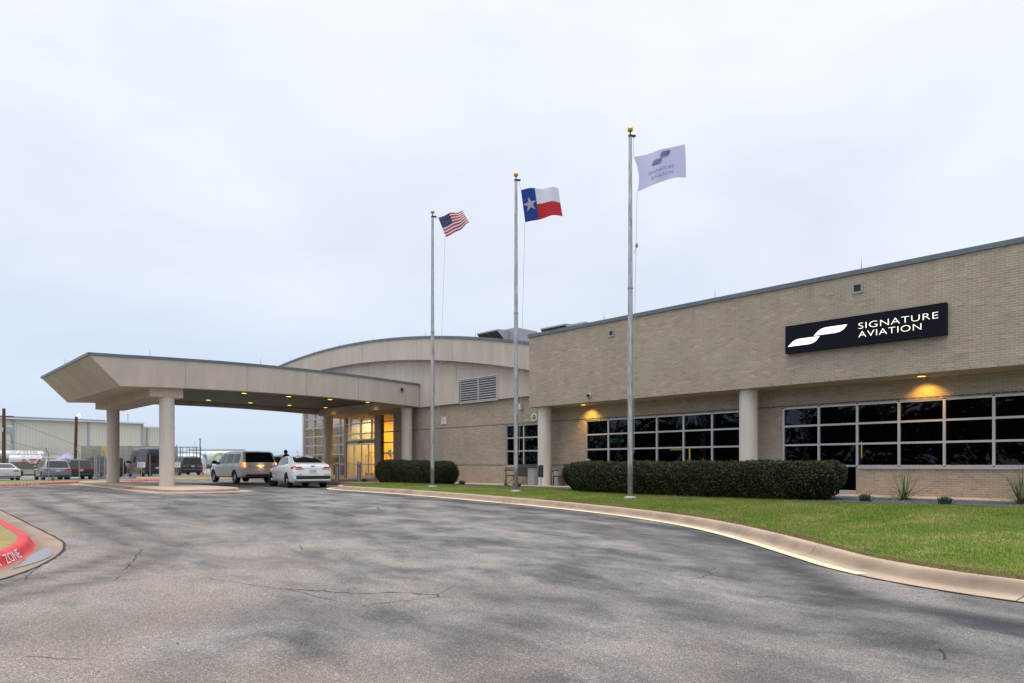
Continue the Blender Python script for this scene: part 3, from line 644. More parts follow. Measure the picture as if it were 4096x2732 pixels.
def board(name, x0, x1, z0, z1, y, label, lines, group=None, cat='sign', col=WHT, tcol=RED, rz=0, th=.012):
    """flat sign facing -Y in its own space; lines: (text, size, z, sx)"""
    t = empty(name, ((x0+x1)/2, y, z0), rz, label=label, cat=cat, group=group); w_ = (x1-x0)/2
    b = MB(); b.box(-w_, w_, 0, th, 0, z1-z0); b.build('panel', col, t)
    for tx, sz_, zz, sx in lines: text_obj(tx, lambda x, yy, z: (x, -.003, zz+yy), tcol, t, size=sz_, sx=sx, extrude=0, align='CENTER', res=2)
    return t
t = board('wall_sign', -29.22,-28.79, 3.24, 3.62, 22.33, 'white square sign with red letters FDC on the brick wall', [('FDC', .27, .16, .85)])
b = MB(); b.prism([(-.018,.14),(-.018,.09),(-.06,.09),(0,.03),(.06,.09),(.018,.09),(.018,.14)], -.004, -.002); b.build('arrow', RED, t)
t = empty('round_sign', (-22.2, 22.33, 3.26), label='round white fire riser disc half hidden by corner column', cat='sign')
b = MB(); b.lathe([(.001,-.012),(.19,-.012),(.19,0)], axis='y', n=24); b.build('disc', WHT, t)
for q in ((-.15,.15,-.02,.02),(-.02,.02,-.15,.15),(-.12,.12,-.09,-.055),(-.10,.10,.06,.09)): 
    b = MB(); b.box(q[0],q[1],-.015,-.0125,q[2],q[3]); b.build('marking', BLK, t)
board('window_sticker', -19.09+.02, -18.93+.02, 1.10, 1.30, 22.37, 'small white no smoking sticker in corner of second window', [('O', .12, .09, 1.0), ('----', .06, .02, 1.2)], tcol=BLK, th=.003)

# ------------------------------------------------------------------ entrance lobby with the arched fascia
LB = empty('entrance_lobby', (-36, 22.2, 0), label='arched stucco entrance hall with glass front behind the canopy', cat='building')
arc = lambda x: 8.55-.00588*(x+40.5)**2
b = MB(); xs3 = lin(-42.5, -21.5, 60); z0 = 4.24
ops = (-27.48, -24.56, 4.24, 5.46)
for a_, c_ in zip(xs3, xs3[1:]):
    for lo_, hi_ in ((z0, None),):
        zt = [arc(a_)-1.0, arc(c_)-1.0]; zb_ = z0
        if a_ >= -27.7 and c_ <= -24.5: zb_ = 5.46
        b.add([(a_,22.2,zb_),(c_,22.2,zb_),(c_,22.2,zt[1]),(a_,22.2,zt[0])], [(0,1,2,3)]); b.add([(a_,22.2,zb_),(c_,22.2,zb_),(c_,22.36,zb_),(a_,22.36,zb_)], [(3,2,1,0)])
b.add([(-42.5,22.2,4.24),(-42.5,25.8,4.24),(-42.5,25.8,7.5),(-42.5,22.2,7.5)], [(3,2,1,0)]); b.add([(-42.5,22.36,4.24),(-33.75,22.36,4.24),(-33.75,25.8,4.24),(-42.5,25.8,4.24)], [(3,2,1,0)])
adopt(b.build('stucco_wall', M['stucco_wall'], fix=False), LB)
for x in (-39.15,-36.3,-33.52,-30.7,-27.75,-24.5): b = MB(); b.box(x, x+.014, 22.196, 22.202, 4.26 if x < -28 or x > -24.6 else 5.47, arc(x)-1.05); adopt(b.build('wall_joint', jm), LB)
b = MB(); xs3 = lin(-48.1, -21.2, 70); y0, y1 = 21.88, 22.32
for a_, c_ in zip(xs3, xs3[1:]):
    A, C_ = arc(a_), arc(c_)
    b.add([(a_,y0,A-1.18),(c_,y0,C_-1.18),(c_,y0,C_),(a_,y0,A),(a_,y1,A-1.18),(c_,y1,C_-1.18)], [(0,1,2,3),(4,5,1,0)])
b.add([(-48.1,y0,arc(-48.1)-1.18),(-48.1,y0,arc(-48.1)),(-51.8,25.6,arc(-51.8)),(-51.8,25.6,arc(-51.8)-1.18)], [(3,2,1,0)])
adopt(b.build('arched_fascia', M['stucco'], fix=False), LB)
for x in (-45.0,-42.08,-39.34,-36.52,-33.69,-30.84,-27.7,-24.61): b = MB(); b.box(x, x+.013, y0-.003, y0+.001, arc(x)-1.17, arc(x)-.01); adopt(b.build('fascia_joint', jm), LB)
b = MB(); P_ = [(x, arc(x)) for x in xs3]
for (a_, A), (c_, C_) in zip(P_, P_[1:]):
    b.add([(a_,y0-.04,A-.02),(c_,y0-.04,C_-.02),(c_,y0-.04,C_+.11),(a_,y0-.04,A+.11),(a_,y0+.5,A+.11),(c_,y0+.5,C_+.11),(a_,y0,A-.02),(c_,y0,C_-.02)], [(0,1,2,3),(3,2,5,4),(6,7,1,0)])
adopt(b.build('coping', M['coping'], fix=False), LB)
b = MB(); n_ = len(P_); b.add([(x, y0+.4, z+.02) for x, z in P_]+[(x if x > -47 else -51.8, 40, z+.02) for x, z in P_], [(i, i+1, n_+i+1, n_+i) for i in range(n_-1)])
adopt(b.build('roof', M['alu_dark'], fix=False), LB)
b = MB(); x0, x1 = -27.48, -24.56        # louvre
for z in [4.27+.118*i for i in range(10)]: 
    for a_, c_ in ((x0+.05, -26.05), (-25.99, x1-.05)): b.add([(a_,22.20,z),(c_,22.20,z),(c_,22.31,z+.075),(a_,22.31,z+.075),(a_,22.20,z+.03),(c_,22.20,z+.03),(c_,22.31,z+.10),(a_,22.31,z+.10)], [(0,1,2,3),(4,5,6,7),(0,1,5,4),(2,3,7,6),(0,3,7,4),(1,2,6,5)])
o = adopt(b.build('louvre', M['alu']), LB)
b = MB(); b.box(x0, x0+.05, 22.18, 22.32, 4.2, 5.46); b.box(x1-.05, x1, 22.18, 22.32, 4.2, 5.46); b.box(-26.05,-25.99, 22.18, 22.32, 4.25, 5.41); b.box(x0+.05, x1-.05, 22.18, 22.32, 5.41, 5.46); b.box(x0+.05, x1-.05, 22.18, 22.32, 4.2, 4.25)
adopt(b.build('louvre_frame', M['alu']), LB); b = MB(); b.box(x0, x1, 22.325, 22.34, 4.2, 5.5); adopt(b.build('louvre_back', M['dark']), LB)
b = MB(); b.box(-34.85,-34.0,22.17,22.19,5.4,6.04)
for z in (5.5,5.65,5.8,5.95): b.box(-34.83,-34.02,22.155,22.169,z-.03,z+.02)
adopt(b.build('louvre', M['alu']), LB)
# curtain wall
gx = [-51.65, -50.15, -48.82, -47.48, -46.14, -44.8, -43.4, -41.9]; gz = [.22,1.11,1.85,2.57,3.27,3.95,4.65,5.35,6.05,6.75]
adopt(glazing(None, 25.8, gx, gz, bar=.075, dep=.12, pm='sky_glass', fm='alu'), LB)
b = MB(); b.box(-51.95,-51.72,25.6,25.9,.15,7.2); adopt(b.build('corner_post', M['stucco']), LB)
vx = [-41.7,-41.17,-39.80,-38.46,-38.02]; 
adopt(glazing(None, 23.8, vx, [2.72,3.12,3.81,4.5], bar=.07, dep=.1, pm='sky_glass', fm='alu'), LB)
b = MB(); b.box(-41.9,-41.62,23.68,23.85,.15,4.6); b.box(-41.62,-38.0,23.69,23.82,2.46,2.675); b.box(-38.02,-37.32,23.66,23.9,.15,4.62); b.box(-41.62,-38.0,23.69,23.82,4.54,4.62); adopt(b.build('portal_frame', M['alu_dark']), LB)
b = MB(); b.box(-40.0,-39.55,23.63,23.69,2.51,2.60); adopt(b.build('door_sensor', M['black']), LB)
dx = [-41.60,-40.66,-39.72,-38.86,-38.04]
for a_, c_ in zip(dx, dx[1:]):
    b = MB(); f = .05
    b.box(a_+.01, a_+f, 23.72, 23.78, .18, 2.44); b.box(c_-f, c_-.01, 23.72, 23.78, .18, 2.44)
    for z, h in ((.18,.24),(1.04,.10),(2.38,.07)): b.box(a_+f, c_-f, 23.723, 23.777, z, z+h*.8)
    d = adopt(b.build('door', M['alu']), LB); p = MB(); p.add([(a_+f,23.745,.3),(c_-f,23.745,.3),(c_-f,23.745,2.38),(a_+f,23.745,2.38)], [(0,1,2,3)]); o = p.build('pane', M['lobby_glass'], d, fix=False)
adopt(glazing(None, 23.9, [-37.28,-36.0], [.2,1.1,1.79,2.47,3.15,3.82,4.5], bar=.06, dep=.1, pm='lobby_glass', fm='alu_dark'), LB)
b = MB(); b.box(-35.96,-33.76,23.88,23.98,.15,4.3); adopt(b.build('brick_return', M['brick']), LB)
b = MB(); b.box(-41.85,-41.79,23.86,25.8,.15,4.6); adopt(b.build('side_frame', M['alu']), LB)
# warm rooms behind the glass
b = MB(); b.box(-51.6,-33.9,23.95,38,.10,.17); adopt(b.build('lobby_floor', mat('floor_tile', (.30,.22,.14), .5)), LB)
b = MB(); b.box(-41.6,-34.0,29.0,29.1,.17,4.6); b.box(-34.1,-34.0,24.1,29,.17,4.6)
for a_ in (-51.6,-50.1,-48.77,-47.43,-46.09,-44.75,-43.35): b.box(a_+.10, a_+.55, 26.5, 27.0, .17, 7.0)
b.box(-42.1,-42.0,25.95,29.0,.17,4.6)
for z in (4.25, 6.6): b.box(-51.6,-42.2,26.52,26.98,z,z+.18)
adopt(b.build('ochre_walls', M['yellow_wall']), LB)
b = MB(); b.box(-51.6,-42.0,33,33.1,.17,7.0); adopt(b.build('back_wall', mat('dim_wall', (.10,.13,.20), .8)), LB)
b = MB(); b.box(-51.6,-34,24.0,38,4.66,4.72) if 0 else b.box(-41.5,-34,24.0,29.1,4.60,4.66); b.box(-51.6,-42.0,25.9,38,7.1,7.15); b.box(-51.9,-51.75,26,38,.15,7.2) ; adopt(b.build('lobby_ceiling', mat('ceil', (.5,.42,.28), .8)), LB)
for x, y, z, e, s3 in ((-39.8,26.4,4.45,430,1.2),(-37.0,26.0,4.4,210,.8),(-48,26.3,6.6,130,1.0),(-44.5,26.3,6.5,130,1.0)):
    l = bpy.data.lights.new('lobby_lamp','AREA'); l.energy = e; l.size = s3; l.color = (1,.70,.17); o = bpy.data.objects.new('lobby_lamp', l); COL.objects.link(o); o.location = (x,y,z); adopt(o, LB)
    l.use_shadow = True
# luggage carts in the vestibule
def cart(loc, rz, label):
    t = empty('luggage_cart', loc, rz, label, 'luggage cart', 'luggage carts inside the doors')
    br = mat('brass', (.55,.38,.14), .3, .9)
    for x in (-.5, .5):
        b = MB(); pts = [(x,-.26,.3)]+[(x*(1-.0), -.26*math.cos(R(a_)), 1.45+.28*math.sin(R(a_))) for a_ in range(0,181,20)]+[(x,.26,.3)]; b.tube(pts, .022, 8); b.build('hoop', br, t)
    b = MB(); b.box(-.55,.55,-.3,.3,.24,.31); b.build('deck', mat('red_carpet', (.12,.03,.03), .9), t); b = MB(); b.tube([(-.5,0,1.73),(.5,0,1.73)], .018); b.build('top_bar', br, t)
    for x in (-.45,.45):
        for y in (-.24,.24): b = MB(); b.lathe([(.001,-.02),(.11,-.02),(.11,.02),(.001,.02)], (x,y,.12), 'y', 14); b.build('wheel', M['rubber'], t)
    return t
cart((-40.2,25.0,.17), R(15), 'brass luggage cart behind the left pair of glass doors'); cart((-38.6,25.1,.17), R(-20), 'brass luggage cart behind the right glass door'); cart((-36.7,24.8,.17), R(80), 'brass luggage cart behind tall lit side window')
t = empty('armchair', (-37.0,25.9,.17), R(20), 'brown leather chair behind the tall lit side window', 'chair'); lea = mat('leather', (.10,.04,.02), .5)
b = MB(); b.box(-.35,.35,-.35,.35,.1,.42); b.build('seat', lea, t); b = MB(); b.prism([(.25,.42),(.38,.42),(.5,.95),(.38,.97)], -.35, .35, 'xz'); b.build('backrest', lea, t)
for y in (-.42,.34): b = MB(); b.box(-.35,.35,y,y+.08,.1,.62); b.build('armrest', lea, t)
# heating units on the roof
def rooftop_unit(x, y, z, label, s=1.0):
    t = empty('rooftop_unit', (x,y,z), 0, label, 'rooftop unit', 'air handling units on the roof'); gr = mat('hvac_grey', (.36,.35,.38), .5, .1)
    b = MB(); b.box(0,2.6*s,0,2.0*s,0,1.15*s); b.box(.03,.9*s,-.012,0,.05*s,1.05*s); b.build('cabinet', gr, t)
    b = MB(); b.box(1.0*s,1.6*s,-.02,-.001,.15*s,.95*s); b.build('access_door', M['alu_dark'], t)
    hw = 2.0*s
    b = MB(); b.prism([(0,1.05*s),(-1.05*s,.98*s),(-1.05*s,.90*s),(-.15*s,.18*s),(0,.18*s)], -.02, hw, 'yz'); b.build('rain_hood', gr, t)
    for q in range(4): b = MB(); x0_, x1_ = hw*(q+.06)/4, hw*(q+.94)/4; b.add([(x0_,-1.07*s,.87*s),(x1_,-1.07*s,.87*s),(x1_,-.17*s,.15*s),(x0_,-.17*s,.15*s)], [(0,1,2,3)]); b.build('intake_screen', mesh_brown, t)
    b = MB(); b.box(-.1,2.7*s,-.05,2.05*s,-.8,0); b.build('curb', M['galv'], t); return t
mesh_brown = mat('mesh_brown', (.06,.05,.04), .8)
rooftop_unit(-31.0, 27.3, 8.0, 'grey rooftop air unit with slanted hood beside the arched roof', .9); rooftop_unit(-24.4, 25.9, 7.2, 'grey rooftop air unit with hood rising behind brick roof edge', .85)

# ------------------------------------------------------------------ entrance canopy
CN = empty('entrance_canopy', (-36.05, 14.9, 0), label='drive-through canopy with arched stucco fascia on round columns', cat='canopy')
cb = lambda y: 4.44-.0034*(y-14.9)**2
ct = lambda y: cb(y)+1.18
XF, XB = -31.0, -41.1
b = MB(); yb = lin(7.42, 22.18, 44)
def fx(t_, y, X): return X
for a_, c_ in zip(yb, yb[1:]):
    A0, A1, C0, C1 = cb(a_), ct(a_), cb(c_), ct(c_)
    for X, Xi in ((XF, XF-.4), (XB, XB+.4)):
        b.add([(X,a_,A0),(X,c_,C0),(X,c_,C1),(X,a_,A1)], [(0,1,2,3)])
        b.add([(X,a_,A0),(X,c_,C0),(Xi,c_,C0),(Xi,a_,A0)], [(0,1,2,3)])
        b.add([(Xi,a_,A0),(Xi,c_,C0),(Xi,c_,4.75),(Xi,a_,4.75)], [(0,1,2,3)])
y0, z0_, y1_, z1_ = 7.42, cb(7.42), 6.32, cb(6.9)+1.17
for X in (XF, XB): b.add([(X,y0,z0_),(X,y1_,z1_),(X,y0,ct(y0))], [(0,1,2)])
b.add([(XF,y0,z0_),(XB,y0,z0_),(XB,y1_,z1_),(XF,y1_,z1_)], [(0,1,2,3)])          # raked end
b.add([(XF-.4,y0,z0_),(XB+.4,y0,z0_),(XB+.4,8.62,cb(8.62)),(XF-.4,8.62,cb(8.62))], [(0,1,2,3)])
adopt(b.build('fascia', M['stucco'], fix=False), CN)
b = MB(); b.box(XF-.30, XB+.30, 8.6, 9.92, 3.94, 4.62); adopt(b.build('end_beam', M['stucco']), CN)
b = MB(); b.box(XF-.42, XB+.42, 21.15, 22.1, 4.21, 4.62); adopt(b.build('end_beam', M['stucco']), CN)
for y in (9.9,12.58,15.48,18.35,21.25): b = MB(); b.box(XF-.001, XF+.003, y, y+.014, cb(y)+.01, ct(y)-.01); adopt(b.build('fascia_joint', jm), CN)
for x in (-33.2,-35.7,-38.2): b = MB(); b.add([(x,y0-.003,z0_),(x+.012,y0-.003,z0_),(x+.012,y1_-.003,z1_),(x,y1_-.003,z1_)], [(0,1,2,3)]); adopt(b.build('fascia_joint', jm), CN)
for x in (-34.2,-37.6): b = MB(); b.box(x, x+.012, 8.596, 8.6, 3.95, 4.3); adopt(b.build('fascia_joint', jm), CN)
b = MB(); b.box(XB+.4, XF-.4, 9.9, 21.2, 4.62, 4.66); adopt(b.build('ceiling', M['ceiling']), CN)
b = MB(); ya = [y1_]+yb
for X, o_ in ((XF, .035), (XB, -.035)):
    for a_, c_ in zip(ya, ya[1:]):
        A, C_ = (z1_ if a_ == y1_ else ct(a_)), ct(c_)
        b.add([(X+o_,a_,A-.01),(X+o_,c_,C_-.01),(X+o_,c_,C_+.10),(X+o_,a_,A+.10),(X-o_*9,a_,A+.10),(X-o_*9,c_,C_+.10),(X,a_,A-.01),(X,c_,C_-.01)], [(0,1,2,3),(3,2,5,4),(0,1,7,6)])
b.box(XB-.03, XF+.03, y1_-.05, y1_+.3, z1_-.01, z1_+.10)
adopt(b.build('coping', M['coping'], fix=False), CN)
b = MB(); n_ = len(ya); zz = [z1_+.03]+[ct(y)+.03 for y in yb]; b.add([(XF-.1,y,z) for y, z in zip(ya, zz)]+[(XB+.1,y,z) for y, z in zip(ya, zz)], [(i,i+1,n_+i+1,n_+i) for i in range(n_-1)])
adopt(b.build('roof', M['alu_dark'], fix=False), CN)
for x, y, z0, z1 in ((-31.6,9.35,.14,3.94),(-40.5,9.35,.14,3.94),(-31.6,21.75,.14,4.21),(-40.5,21.75,.14,4.21)):
    b = MB(); b.lathe([(.3,z0),(.3,z1)], (x,y,0), n=40); adopt(b.build('column', M['column'], smooth=True), CN)
for x, y in ((XF-.3,8.6),(XF-.2,13.3),(XF-.2,18.0),(XB+.2,8.5),(XB+.2,12),(-36,6.4)): 
    z = (ct(y) if y > 7 else z1_)+.1; b = MB(); b.cyl((x,y,z),(x,y,z+.36),.012,.003,6); adopt(b.build('lightning_rod', M['alu_dark']), CN)
for x in (-46.5,-43,-39.5,-35.5,-30.2,-26): b = MB(); b.cyl((x,22,arc(x)+.1),(x,22,arc(x)+.45),.012,.003,6); adopt(b.build('lightning_rod', M['alu_dark']), LB)
nth = ('first', 'second', 'third', 'fourth')
for j, x in enumerate((-33.8,-38.7)):
    for i, y in enumerate((13.57,15.9,18.25,20.6)):
        downlight((x,y,4.62), f'{nth[i]} lit canopy light from the left in the {"front" if j == 0 else "rear"} row', 'lights in the canopy ceiling', 14 if i else 9, .13)
scupper(-30.995, 21.0, 5.12, 'grey scupper at right end of the canopy fascia', .26, 'x')

# ------------------------------------------------------------------ flag poles and flags
WX, WY = math.sin(AZ), math.cos(AZ)          # the wind blows this way
def pole(x, y, label, ball, H=11.0):
    z = L(x, y)-.02; t = empty('flag_pole', (x,y,z), 0, label, 'flagpole', 'flagpoles on the lawn'); H = {-22.1: 11.27, -17.2: 11.23}.get(x, 11.05); h = H-z
    m_ = mat('pole_alu', rough=.5, metal=.6); k = N(m_); s = k.n('ShaderNodeSeparateXYZ', {0: k.world()})
    c = k.mix(1, (.44,.44,.45), k.ramp(k.noise(k.map(k.world(), (6,6,.8)), 3, 5), [(.3,.62),(.7,1.3)]), 'MULTIPLY')
    lo = k.n('ShaderNodeMapRange', {0: k.math('ADD', s.outputs[2], k.math('MULTIPLY', k.noise(k.world(), 5, 3), .8)), 1: 1.45, 2: 1.2, 3: 0.0, 4: .8}).outputs[0]
    k.col(k.mix(lo, c, (.13,.125,.12)))
    b = MB(); b.lathe([(.078,0),(.078,4),(.066,7),(.05,h-.28),(.05,h-.28),(.001,h-.28)], n=20); b.build('shaft', m_, t, smooth=True)
    for zz in (3.0, 6.2): b = MB(); b.lathe([(.079,zz),(.081,zz+.01),(.08,zz+.04),(.078,zz+.05)], n=20); b.build('shaft_joint', M['galv'], t)
    b = MB(); b.lathe([(.001,.10),(.16,.05),(.20,.02),(.21,-.04)], n=20); b.build('base_flange', M['galv'], t, smooth=True)
    b = MB(); b.lathe([(.06,h-.30),(.06,h-.24),(.02,h-.22),(.012,h-.12)], n=12); b.box(.0,.16,-.03,.03,h-.29,h-.24, rz=math.atan2(WY,WX), c=(0,0)); b.build('truck', M['black'], t)
    b = MB(); b.sphere((0,0,h-.07), .085, 18); b.build('finial', ball, t, smooth=True)
    b = MB(); b.cyl((.0,-.095,1.25),(0,-.095,1.5),.012); b.cyl((0,-.07,1.37),(0,-.1,1.37),.02); b.build('cleat', M['galv'], t); return t, z
rope = mat('rope', (.40,.40,.43), .8)
def flag_fn(P0, w, h, lean, rise, amp, ph, curve=.0, taper=.0):
    """maps (u 0..1 along the fly, v 0..1 up the hoist) to world"""
    def f(u, v, off=0):
        s = u*w; A = amp*u**.6; q = A*math.sin(5.2*u+1.2*v+ph)+A*.35*math.sin(11*u-2.0*v+ph*2)
        x = lean*(1-v)+s*(1-.12*u)+curve*(4*v*(1-v))*(1-u); z = -(1-v)*h*(1-taper*u)+rise*u-.09*u*u*w
        z += .06*u*math.sin(6.5*u+ph)*w
        q += off
        return (P0[0]+WX*x-WY*q, P0[1]+WY*x+WX*q, P0[2]+z)
    return f
def flag(name, label, P0, f, base_mats, cell, nu, nv, shapes, txt=()):
    me = MB(); me.add([f(i/nu, j/nv) for j in range(nv+1) for i in range(nu+1)], [])
    for j in range(nv):
        for i in range(nu): me.f.append((j*(nu+1)+i, j*(nu+1)+i+1, (j+1)*(nu+1)+i+1, (j+1)*(nu+1)+i)); me.mi.append(cell((i+.5)/nu, (j+.5)/nv))
    root = me.build(name, base_mats, None, smooth='all', fix=False); tag(root, label, 'flag', 'flags on the three poles')
    for nm, poly, m_ in shapes:
        b = MB()
        for off in ((.022, -.022) if nm != 'star' or len(shapes) < 3 else (.008, -.008)):
            pts = [Vector(p) for p in poly]; x0, x1 = min(p.x for p in pts), max(p.x for p in pts); y0, y1 = min(p.y for p in pts), max(p.y for p in pts)
            m_0 = len(pts); st = max(x1-x0, y1-y0)/9; pts += [Vector((x0+st*i_, y0+st*j_)) for i_ in range(1, int((x1-x0)/st)+1) for j_ in range(1, int((y1-y0)/st)+1)]; V, E, F, *_ = delaunay_2d_cdt(pts, [], [list(range(m_0))], 1, 1e-6)
            b.add([f(p.x, p.y, off) for p in V], [tuple(q) for q in F])
        b.build(nm, m_, root, fix=False)
    for t_, u0, v0, sz, sx, m_ in txt:
        vs, fs = text_polys(t_, size=sz, sx=sx, extrude=0, res=2); b = MB(); b.add([f(u0+x, v0+y, -.022) for x, y, z in vs], fs); b.build('lettering', m_, root, fix=False)
    return root
def cloth(n, c):
    m = bpy.data.materials.new(n); m.use_nodes = True; t = m.node_tree; b = t.nodes['Principled BSDF']; b.inputs['Base Color'].default_value = (*c,1); b.inputs['Roughness'].default_value = .85
    tl = t.nodes.new('ShaderNodeBsdfTranslucent'); tl.inputs[0].default_value = (*c,1); mx_ = t.nodes.new('ShaderNodeMixShader'); mx_.inputs[0].default_value = .45
    t.links.new(b.outputs[0], mx_.inputs[1]); t.links.new(tl.outputs[0], mx_.inputs[2]); t.links.new(mx_.outputs[0], t.nodes['Material Output'].inputs[0]); return m
cw, crd, cbl = cloth('cloth_white', (.66,.68,.74)), cloth('cloth_red', (.50,.02,.03)), cloth('cloth_blue', (.015,.055,.25))
cnv, clv = cloth('cloth_navy', (.045,.05,.14)), cloth('cloth_lavender', (.60,.62,.82)); cgr = cloth('cloth_ink', (.27,.28,.45))
PX = [(-22.1,16.45),(-17.2,16.4),(-12.3,16.4)]
def at_px(x, y, d, z): return (x+WX*d, y+WY*d, z)
t1, _ = pole(*PX[0], 'farthest flagpole of the row, silver ball, national flag', mat('silver_ball', (.5,.52,.5), .3, .8))
t2, _ = pole(*PX[1], 'middle flagpole with gold ball and the lone star flag', M['gold'])
t3, _ = pole(*PX[2], 'nearest flagpole in front of the long hedge, gold ball, white flag', M['gold'])
def star(cx, cy, r, rx=1.0, n=5, a0=90, inner=.4):
    return [(cx+rx*r*(1 if i % 2 == 0 else inner)*math.cos(R(a0+36*i)), cy+r*(1 if i % 2 == 0 else inner)*math.sin(R(a0+36*i))) for i in range(10)]
# national flag
f = flag_fn(at_px(*PX[0], .23, 10.97), 1.08, .78, .30, .36, .20, .6, taper=.3)
def cell(u, v):
    if u < .42 and v > 6/13: return 2
    return 1 if int((1-v)*13) % 2 == 0 else 0
sh = [('star', star(.045+.066*c+(.033 if r % 2 else 0), .96-.052*r-.008, .021, .62), cw) for r in range(9) for c in range(6 if r % 2 == 0 else 5)]
flag('national_flag', 'stars and stripes flag streaming from the farthest pole', 0, f, [cw, crd, cnv], cell, 50, 39, sh)
f = flag_fn(at_px(*PX[1], .17, 10.62), 1.50, 1.12, .15, .22, .20, 2.2, .0, .12)
flag('state_flag', 'blue, white and red lone star flag on middle pole', 0, f, [cw, crd, cbl], lambda u, v: 2 if u < 1/3 else (0 if v > .5 else 1), 48, 24, [('star', star(1/6, .5, .235, .72, a0=96), cw)])
f = flag_fn(at_px(*PX[2], .10, 10.15), 1.66, 1.02, .10, .52, .19, 4.0, .10, .16)
em = lambda P_, u0, v0, su, sv: [(u0+(x+8.9)*su, v0+(z-5.02)*sv) for x, z in P_]
flag('company_flag', 'pale lavender flag with dark emblem and lettering on nearest pole', 0, f, [clv], lambda u, v: 0, 48, 24,
     [('emblem', em(up[1:], .47, .78, .26, .72), cgr), ('emblem', em(lo[1:], .47, .78, .26, .72), cgr)], [('SIGNATURE', .17, .36, .155, .72, cgr), ('AVIATION', .22, .18, .155, .72, cgr)])
def halyard(pts, label):
    b = MB(); b.tube(pts, .006, 5); tag(b.build('halyard', rope), label, 'rope', 'flag halyards')
for i, (d, zt_, zl, zb2, nm) in enumerate(((.23,10.97,10.17,1.4,'farthest'),(.17,10.62,9.5,1.4,'middle'),(.10,10.15,9.12,1.4,'nearest'))):
    x, y = PX[i]; dl = (.50,.31,.20)[i]
    halyard([at_px(x,y,.10,(10.96,10.92,10.74)[i]), at_px(x,y,d,zt_)], f'short rope from the truck to the flag of the {nm} pole')
    halyard([at_px(x,y,dl,zl), at_px(x,y,dl*.8,7.0), at_px(x,y,dl*.55,4.0), at_px(x,y,.11,zb2)], f'thin slack rope hanging beside the {nm} pole')
x, y = PX[2]; b = MB(); b.sphere(at_px(x,y,.19,7.55), .045, 10, (1,1,1.7)); b.cyl(at_px(x,y,.19,7.6), at_px(x,y,.12,7.3), .006); tag(b.build('halyard_weight', M['galv'], smooth=True), 'small grey rope weight hanging halfway up nearest flagpole', 'weight')

